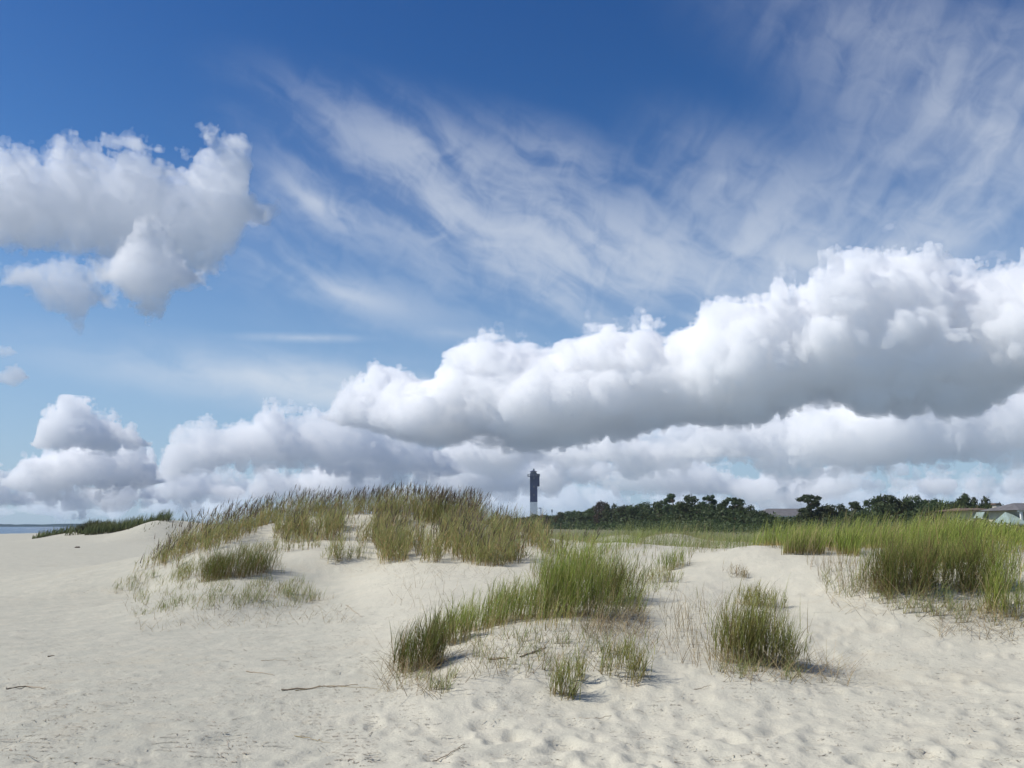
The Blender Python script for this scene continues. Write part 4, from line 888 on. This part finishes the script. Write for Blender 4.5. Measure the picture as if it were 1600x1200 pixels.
# the shaded thicket under and between the trees
def thicket():
    g = np.random.default_rng(77); V, Q, U, n0 = [], [], [], 0; n = 30000
    px = np.concatenate([g.uniform(758, 1600, n // 2), g.uniform(1000, 1640, n // 2)]); Y = np.array([tree_dist(p) for p in px]) - np.where(g.random(n) < 0.45, g.uniform(0, 70, n), g.uniform(-16, 14, n)); front = np.array([tree_dist(p) for p in px]) - Y > 14
    x = (px - 800) / F * Y * 1.014; hmax = np.interp(px, [758, 830, 950, 1080, 1180, 1240, 1350, 1450, 1600], [2.8, 4.6, 5.8, 5.6, 3.4, 3.4, 5.0, 5.6, 2.6]) * (0.8 + 0.3 * fbm(x / 5, Y / 5, 9, 2)) * np.where(front, 0.42, 1.0); z = height(x, Y, False) + hmax * g.random(n) ** 0.8
    d = g.normal(0, 1, (n, 3)); d /= np.linalg.norm(d, axis=1)[:, None]; w = np.cross(d, g.normal(0, 1, (n, 3))); w /= np.linalg.norm(w, axis=1)[:, None]; s = (0.18 + 0.22 * g.random(n)) * Y / 180
    p = np.stack([x, Y, z], -1); q = np.stack([p - d * s[:, None], p + w * s[:, None] * 0.6, p + d * s[:, None], p - w * s[:, None] * 0.6], 1).reshape(-1, 3)
    me = new_mesh("undergrowth", q, np.arange(n * 4).reshape(-1, 4), np.stack([np.repeat(g.random(n), 4), np.repeat(0.5 + 0.5 * fbm(x / 4, Y / 4, 4, 2), 4)], -1)); me.materials.append(M_CROWN)
    o = bpy.data.objects.new("undergrowth", me); COL.objects.link(o); o["kind"] = "stuff"; o["label"] = "dark thicket of shrubs filling the foot of the tree belt"; o["category"] = "undergrowth"
thicket()
# ---------------------------------------------------------------- lighthouse and houses
def mesh_from(name, parts, mat, parent=None, loc=None):
    bm = bmesh.new()
    for f in parts: f(bm)
    bmesh.ops.recalc_face_normals(bm, faces=bm.faces); me = bpy.data.meshes.new(name); bm.to_mesh(me); bm.free(); me.materials.append(mat)
    o = bpy.data.objects.new(name, me); COL.objects.link(o)
    if parent is not None: o.parent = parent
    if loc is not None: o.location = loc
    return o
def box(x0, x1, y0, y1, z0, z1):
    def f(bm):
        r = bmesh.ops.create_cube(bm, size=1); 
        for v in r['verts']: v.co = Vector(((x0 + x1) / 2 + v.co.x * (x1 - x0), (y0 + y1) / 2 + v.co.y * (y1 - y0), (z0 + z1) / 2 + v.co.z * (z1 - z0)))
    return f
def prism(pts, z0, z1):
    def f(bm):
        a = [bm.verts.new((x, y, z0)) for x, y in pts]; b = [bm.verts.new((x, y, z1)) for x, y in pts]; n = len(pts)
        bm.faces.new(a); bm.faces.new(b)
        for i in range(n): bm.faces.new((a[i], a[(i + 1) % n], b[(i + 1) % n], b[i]))
    return f
def cone(cx, cy_, r0, r1, z0, z1, n=16):
    def f(bm):
        r = bmesh.ops.create_cone(bm, cap_ends=True, segments=n, radius1=r0, radius2=max(r1, 0.001), depth=z1 - z0)
        for v in r['verts']: v.co += Vector((cx, cy_, (z0 + z1) / 2))
    return f
def poly(vs, faces):
    def f(bm):
        a = [bm.verts.new(v) for v in vs]
        for q in faces: bm.faces.new([a[i] for i in q])
    return f
M_HAZED_BLACK = plain("weathered_hazed_black_cladding", (0.018, 0.036, 0.105), 0.6, 0.15, 0.4)  # black paint with the blue of distance haze mixed into its colour
M_WHITEP = plain("weathered_white_cladding", (0.62, 0.64, 0.64), 0.7, 0.08, 0.4)
M_METAL = plain("grey_metal", (0.30, 0.31, 0.32), 0.5, 0.1, 1.0)
M_GLASS = plain("lantern_glass", (0.10, 0.12, 0.14), 0.15, 0.1, 1.0)
M_ROOF = plain("grey_shingle", (0.13, 0.125, 0.13), 0.9, 0.2, 1.2)
M_CREAM = plain("cream_siding", (0.58, 0.54, 0.44), 0.8, 0.08, 0.8)
M_TRIM = plain("white_trim", (0.74, 0.74, 0.72), 0.7, 0.05, 1.0)
M_SEAM = plain("pale_green_metal_roof", (0.27, 0.34, 0.32), 0.5, 0.12, 0.8)
M_BROWN = plain("brown_eave", (0.13, 0.09, 0.07), 0.8, 0.15, 1.0)
LY = 640.0; lb = at(834.5, 822, LY); lgz = 0.8
lh = bpy.data.objects.new("lighthouse", None); COL.objects.link(lh); lh.location = (lb.x, LY, lgz)
lh["label"] = "tall slim lighthouse, dark above and pale below, rising behind the trees"; lh["category"] = "lighthouse"
def lz(py): return at(834, py, LY).z - lgz
zt, zm = lz(739.5), lz(784.5); zb_ = lz(760)
tri = [(-3.05, -1.2), (2.55, -1.2), (0.6, 4.3)]                     # three-sided tower
mesh_from("lower_shaft", [prism([(a * 1.015, b * 1.015) for a, b in tri], 0, zm)], M_WHITEP, lh)
mesh_from("upper_shaft", [prism(tri, zm + 0.003, zt)], M_HAZED_BLACK, lh)
for q in range(4): mesh_from("window", [box(-0.6, 0.5, -1.29, -1.203, zm + 4.5 + q * 6.4, zm + 6.0 + q * 6.4)], M_GLASS, lh)
mesh_from("lift_shaft", [prism([(2.56, -1.0), (4.25, -0.9), (3.3, 2.2), (2.0, 2.2)], zb_, zt - 0.8)], M_HAZED_BLACK, lh)
deck = mesh_from("gallery", [prism([(-4.5, -2.6), (4.0, -2.6), (4.6, 0.5), (1.0, 5.8), (-0.6, 5.8), (-4.9, 0.0)], zt - 2.6, zt - 2.3)], M_HAZED_BLACK, lh)
rail = []
ring = [(-4.5, -2.6), (4.0, -2.6), (4.6, 0.5), (1.0, 5.8), (-0.6, 5.8), (-4.9, 0.0)]
for i in range(6):
    (x0, y0), (x1, y1) = ring[i], ring[(i + 1) % 6]
    for k in range(4):
        x, y = x0 + (x1 - x0) * k / 4, y0 + (y1 - y0) * k / 4; rail.append(box(x - .09, x + .09, y - .09, y + .09, zt - 2.3, zt - 0.9))
    for zz in (zt - 0.9, zt - 1.6):
        d = Vector((x1 - x0, y1 - y0, 0)); nrm = Vector((-d.y, d.x, 0)).normalized() * 0.08
        rail.append(poly([(x0 - nrm.x, y0 - nrm.y, zz), (x1 - nrm.x, y1 - nrm.y, zz), (x1 + nrm.x, y1 + nrm.y, zz), (x0 + nrm.x, y0 + nrm.y, zz), (x0 - nrm.x, y0 - nrm.y, zz + .14), (x1 - nrm.x, y1 - nrm.y, zz + .14), (x1 + nrm.x, y1 + nrm.y, zz + .14), (x0 + nrm.x, y0 + nrm.y, zz + .14)], [(0, 1, 2, 3), (4, 5, 6, 7), (0, 1, 5, 4), (1, 2, 6, 5), (2, 3, 7, 6), (3, 0, 4, 7)]))
mesh_from("railing", rail, M_METAL, deck)
lan = mesh_from("lantern_room", [cone(-0.3, 0.8, 2.3, 2.3, zt + 0.003, zt + 1.3, 12)], M_GLASS, lh)
mesh_from("roof", [cone(-0.3, 0.8, 2.9, 2.6, zt + 1.303, zt + 1.6, 16), cone(-0.3, 0.8, 2.2, 0.7, zt + 1.6, zt + 2.2, 16)], M_HAZED_BLACK, lan)
mesh_from("walkway_roof", [prism([(2.2, -1.6), (4.7, -1.4), (3.6, 2.6), (1.8, 2.6)], zt - 0.797, zt - 0.5)], M_HAZED_BLACK, lh)
# lamp post and mast by the trees
YP = 330.0
p = at(845.2, 794.5, YP); gz = float(height(np.array([p.x]), np.array([YP]), False)[0])
lp = bpy.data.objects.new("lamp_post", None); COL.objects.link(lp); lp.location = (p.x, YP, gz); lp["label"] = "dark lamp post right of the foot of the lighthouse"; lp["category"] = "lamp post"
hp = p.z - gz
mesh_from("pole", [cone(0, 0, 0.2, 0.13, 0, hp, 8)], M_HAZED_BLACK, lp)
mesh_from("lamp_head", [box(-0.95, 0.1, -0.2, 0.2, hp, hp + 0.28)], M_HAZED_BLACK, lp)
p = at(862.5, 799, YP); gz = float(height(np.array([p.x]), np.array([YP]), False)[0])
b = bpy.data.objects.new("chimney_pot", None)
mast = mesh_from("mast", [cone(0, 0, 0.12, 0.10, 0, p.z - gz - 0.3, 8), box(-0.28, 0.28, -0.25, 0.25, p.z - gz - 0.3, p.z - gz + 0.7)], M_METAL, None, (p.x, YP, gz)); mast["label"] = "short mast with a box on top, on the skyline right of the lamp post"; mast["category"] = "mast"
bpy.data.objects.remove(b)
def house(name, label, px0, px1, Y):
    x = at((px0 + px1) / 2, 822, Y).x; gz = float(height(np.array([x]), np.array([Y]), False)[0])
    e = bpy.data.objects.new(name, None); COL.objects.link(e); e.location = (x, Y, gz); e["label"] = label; e["category"] = "house"; e["group"] = "houses among the trees"
    return e, x, gz, lambda px: at(px, 822, Y).x - x, lambda py: at(800, py, Y).z - gz
# grey hip-roofed house
e, x, gz, X, Zf = house("house", "house with a long grey hip roof, sunk among the middle trees", 1165, 1285, 235)
zr, ze = Zf(794.5), Zf(806.5)
mesh_from("wall", [box(X(1190), X(1276), -4, 8, 0, ze - 0.25)], M_CREAM, e)
xa, xb, ra, rb = X(1178), X(1290), X(1204), X(1266)
mesh_from("roof", [poly([(xa, -5, ze), (xb, -5, ze), (xb, 9, ze), (xa, 9, ze), (ra, 2, zr), (rb, 2, zr)], [(0, 1, 5, 4), (1, 2, 5), (2, 3, 4, 5), (3, 0, 4), (0, 1, 2, 3)])], M_ROOF, e)
mesh_from("fascia", [box(xa + 0.05, xb - 0.05, -4.9, -4.7, ze - 0.3, ze - 0.004)], M_TRIM, e)
w = mesh_from("window", [box(X(1226), X(1232), -4.06, -4.003, ze - 1.9, ze - 0.6)], M_TRIM, e); mesh_from("pane", [box(X(1227), X(1231), -4.09, -4.063, ze - 1.75, ze - 0.75)], M_GLASS, w)
# beige house with chimney
e, x, gz, X, Zf = house("house", "beige house with a cream chimney half hidden by dune grass at right", 1495, 1545, 135)
zt_, zw = Zf(796.5), Zf(798.5)
mesh_from("wall", [box(X(1506), X(1545), -3, 6, 0, zw - 0.003)], M_CREAM, e)
mesh_from("roof", [box(X(1495), X(1546.5), -3.7, 6.6, zw, zw + 0.12), poly([(X(1496), -3.6, zw + .123), (X(1546), -3.6, zw + .123), (X(1546), 6.5, zw + .123), (X(1496), 6.5, zw + .123), (X(1504), 1.5, zt_ + .3), (X(1538), 1.5, zt_ + .3)], [(0, 1, 5, 4), (1, 2, 5), (2, 3, 4, 5), (3, 0, 4), (0, 1, 2, 3)])], M_BROWN, e)
ch = mesh_from("chimney", [box(X(1532.5), X(1537.5), -3.9, -3.72, Zf(812), Zf(790)), box(X(1532.5), X(1537.5), -4.9, -3.9, 0, Zf(790))], M_CREAM, e)
mesh_from("chimney_cap", [box(X(1530.5), X(1538.5), -5.1, -3.7, Zf(790) + 0.003, Zf(787.5))], M_BROWN, ch)
mesh_from("dormer", [poly([(X(1503), -6, Zf(810)), (X(1520), -6, Zf(810)), (X(1508), -6, Zf(801)), (X(1503), -3.003, Zf(810)), (X(1520), -3.003, Zf(810)), (X(1508), -3.003, Zf(801))], [(0, 1, 2), (3, 4, 5), (0, 1, 4, 3), (1, 2, 5, 4), (2, 0, 3, 5)])], M_SEAM, e)
mesh_from("gutter", [box(X(1502), X(1520.5), -6.2, -6.003, Zf(811.5), Zf(810))], M_TRIM, e)
# dark roof behind, and the white porch house
e, x, gz, X, Zf = house("house", "low dark roofed house between the cream chimney and the white porch", 1540, 1590, 150)
mesh_from("wall", [box(X(1543), X(1588), -3, 6, 0, Zf(806) - 0.003)], M_BROWN, e)
mesh_from("roof", [poly([(X(1538), -4, Zf(806)), (X(1592), -4, Zf(806)), (X(1592), 7, Zf(806)), (X(1538), 7, Zf(806)), (X(1548), 1.5, Zf(794.5)), (X(1580), 1.5, Zf(794.5))], [(0, 1, 5, 4), (1, 2, 5), (2, 3, 4, 5), (3, 0, 4), (0, 1, 2, 3)])], M_ROOF, e)
e, x, gz, X, Zf = house("house", "white porch house with pale green metal roof at the right edge", 1560, 1660, 120)
mesh_from("wall", [box(X(1596), X(1680), 0, 8, 0, Zf(797) - 0.003)], M_CREAM, e)
mesh_from("porch_roof", [poly([(X(1561), -3, Zf(819)), (X(1590), -3, Zf(819)), (X(1590), 2, Zf(799.5)), (X(1586), 2, Zf(799.5)), (X(1561), 2, Zf(819)), (X(1590), 2, Zf(819))], [(0, 1, 2, 3), (0, 3, 4), (1, 5, 2), (0, 4, 5, 1), (4, 3, 2, 5)])], M_SEAM, e)
mesh_from("gutter", [box(X(1560), X(1590.5), -3.2, -3.003, Zf(820.5), Zf(819))], M_TRIM, e)
mesh_from("beam", [box(X(1586), X(1680), -1.2, -0.9, Zf(799.5), Zf(797))], M_TRIM, e)
for q in (1590.5, 1600, 1622, 1650): mesh_from("post", [box(X(q) - 0.14, X(q) + 0.14, -1.19, -0.91, 0, Zf(799.5) - 0.003)], M_TRIM, e)
mesh_from("roof", [poly([(X(1584), -1.6, Zf(797) + .003), (X(1684), -1.6, Zf(797) + .003), (X(1684), 9, Zf(797) + .003), (X(1584), 9, Zf(797) + .003), (X(1610), 3.5, Zf(785)), (X(1660), 3.5, Zf(785))], [(0, 1, 5, 4), (1, 2, 5), (2, 3, 4, 5), (3, 0, 4), (0, 1, 2, 3)])], M_ROOF, e)

# ---------------------------------------------------------------- sea air
hv = new_mat("sea_haze"); m, t, o = hv; pv = t.nodes.new('ShaderNodeVolumePrincipled')
pv.inputs['Color'].default_value = (0.86, 0.93, 1.0, 1); pv.inputs['Density'].default_value = 0.00013; pv.inputs['Anisotropy'].default_value = 0.2
t.links.new(pv.outputs[0], o.inputs['Volume'])
hz_o = mesh_from("haze", [box(-700, 700, -60, 900, -3.0, 60)], m); hz_o["kind"] = "stuff"; hz_o["label"] = "thin pale sea haze over the beach and the trees"; hz_o["category"] = "haze"
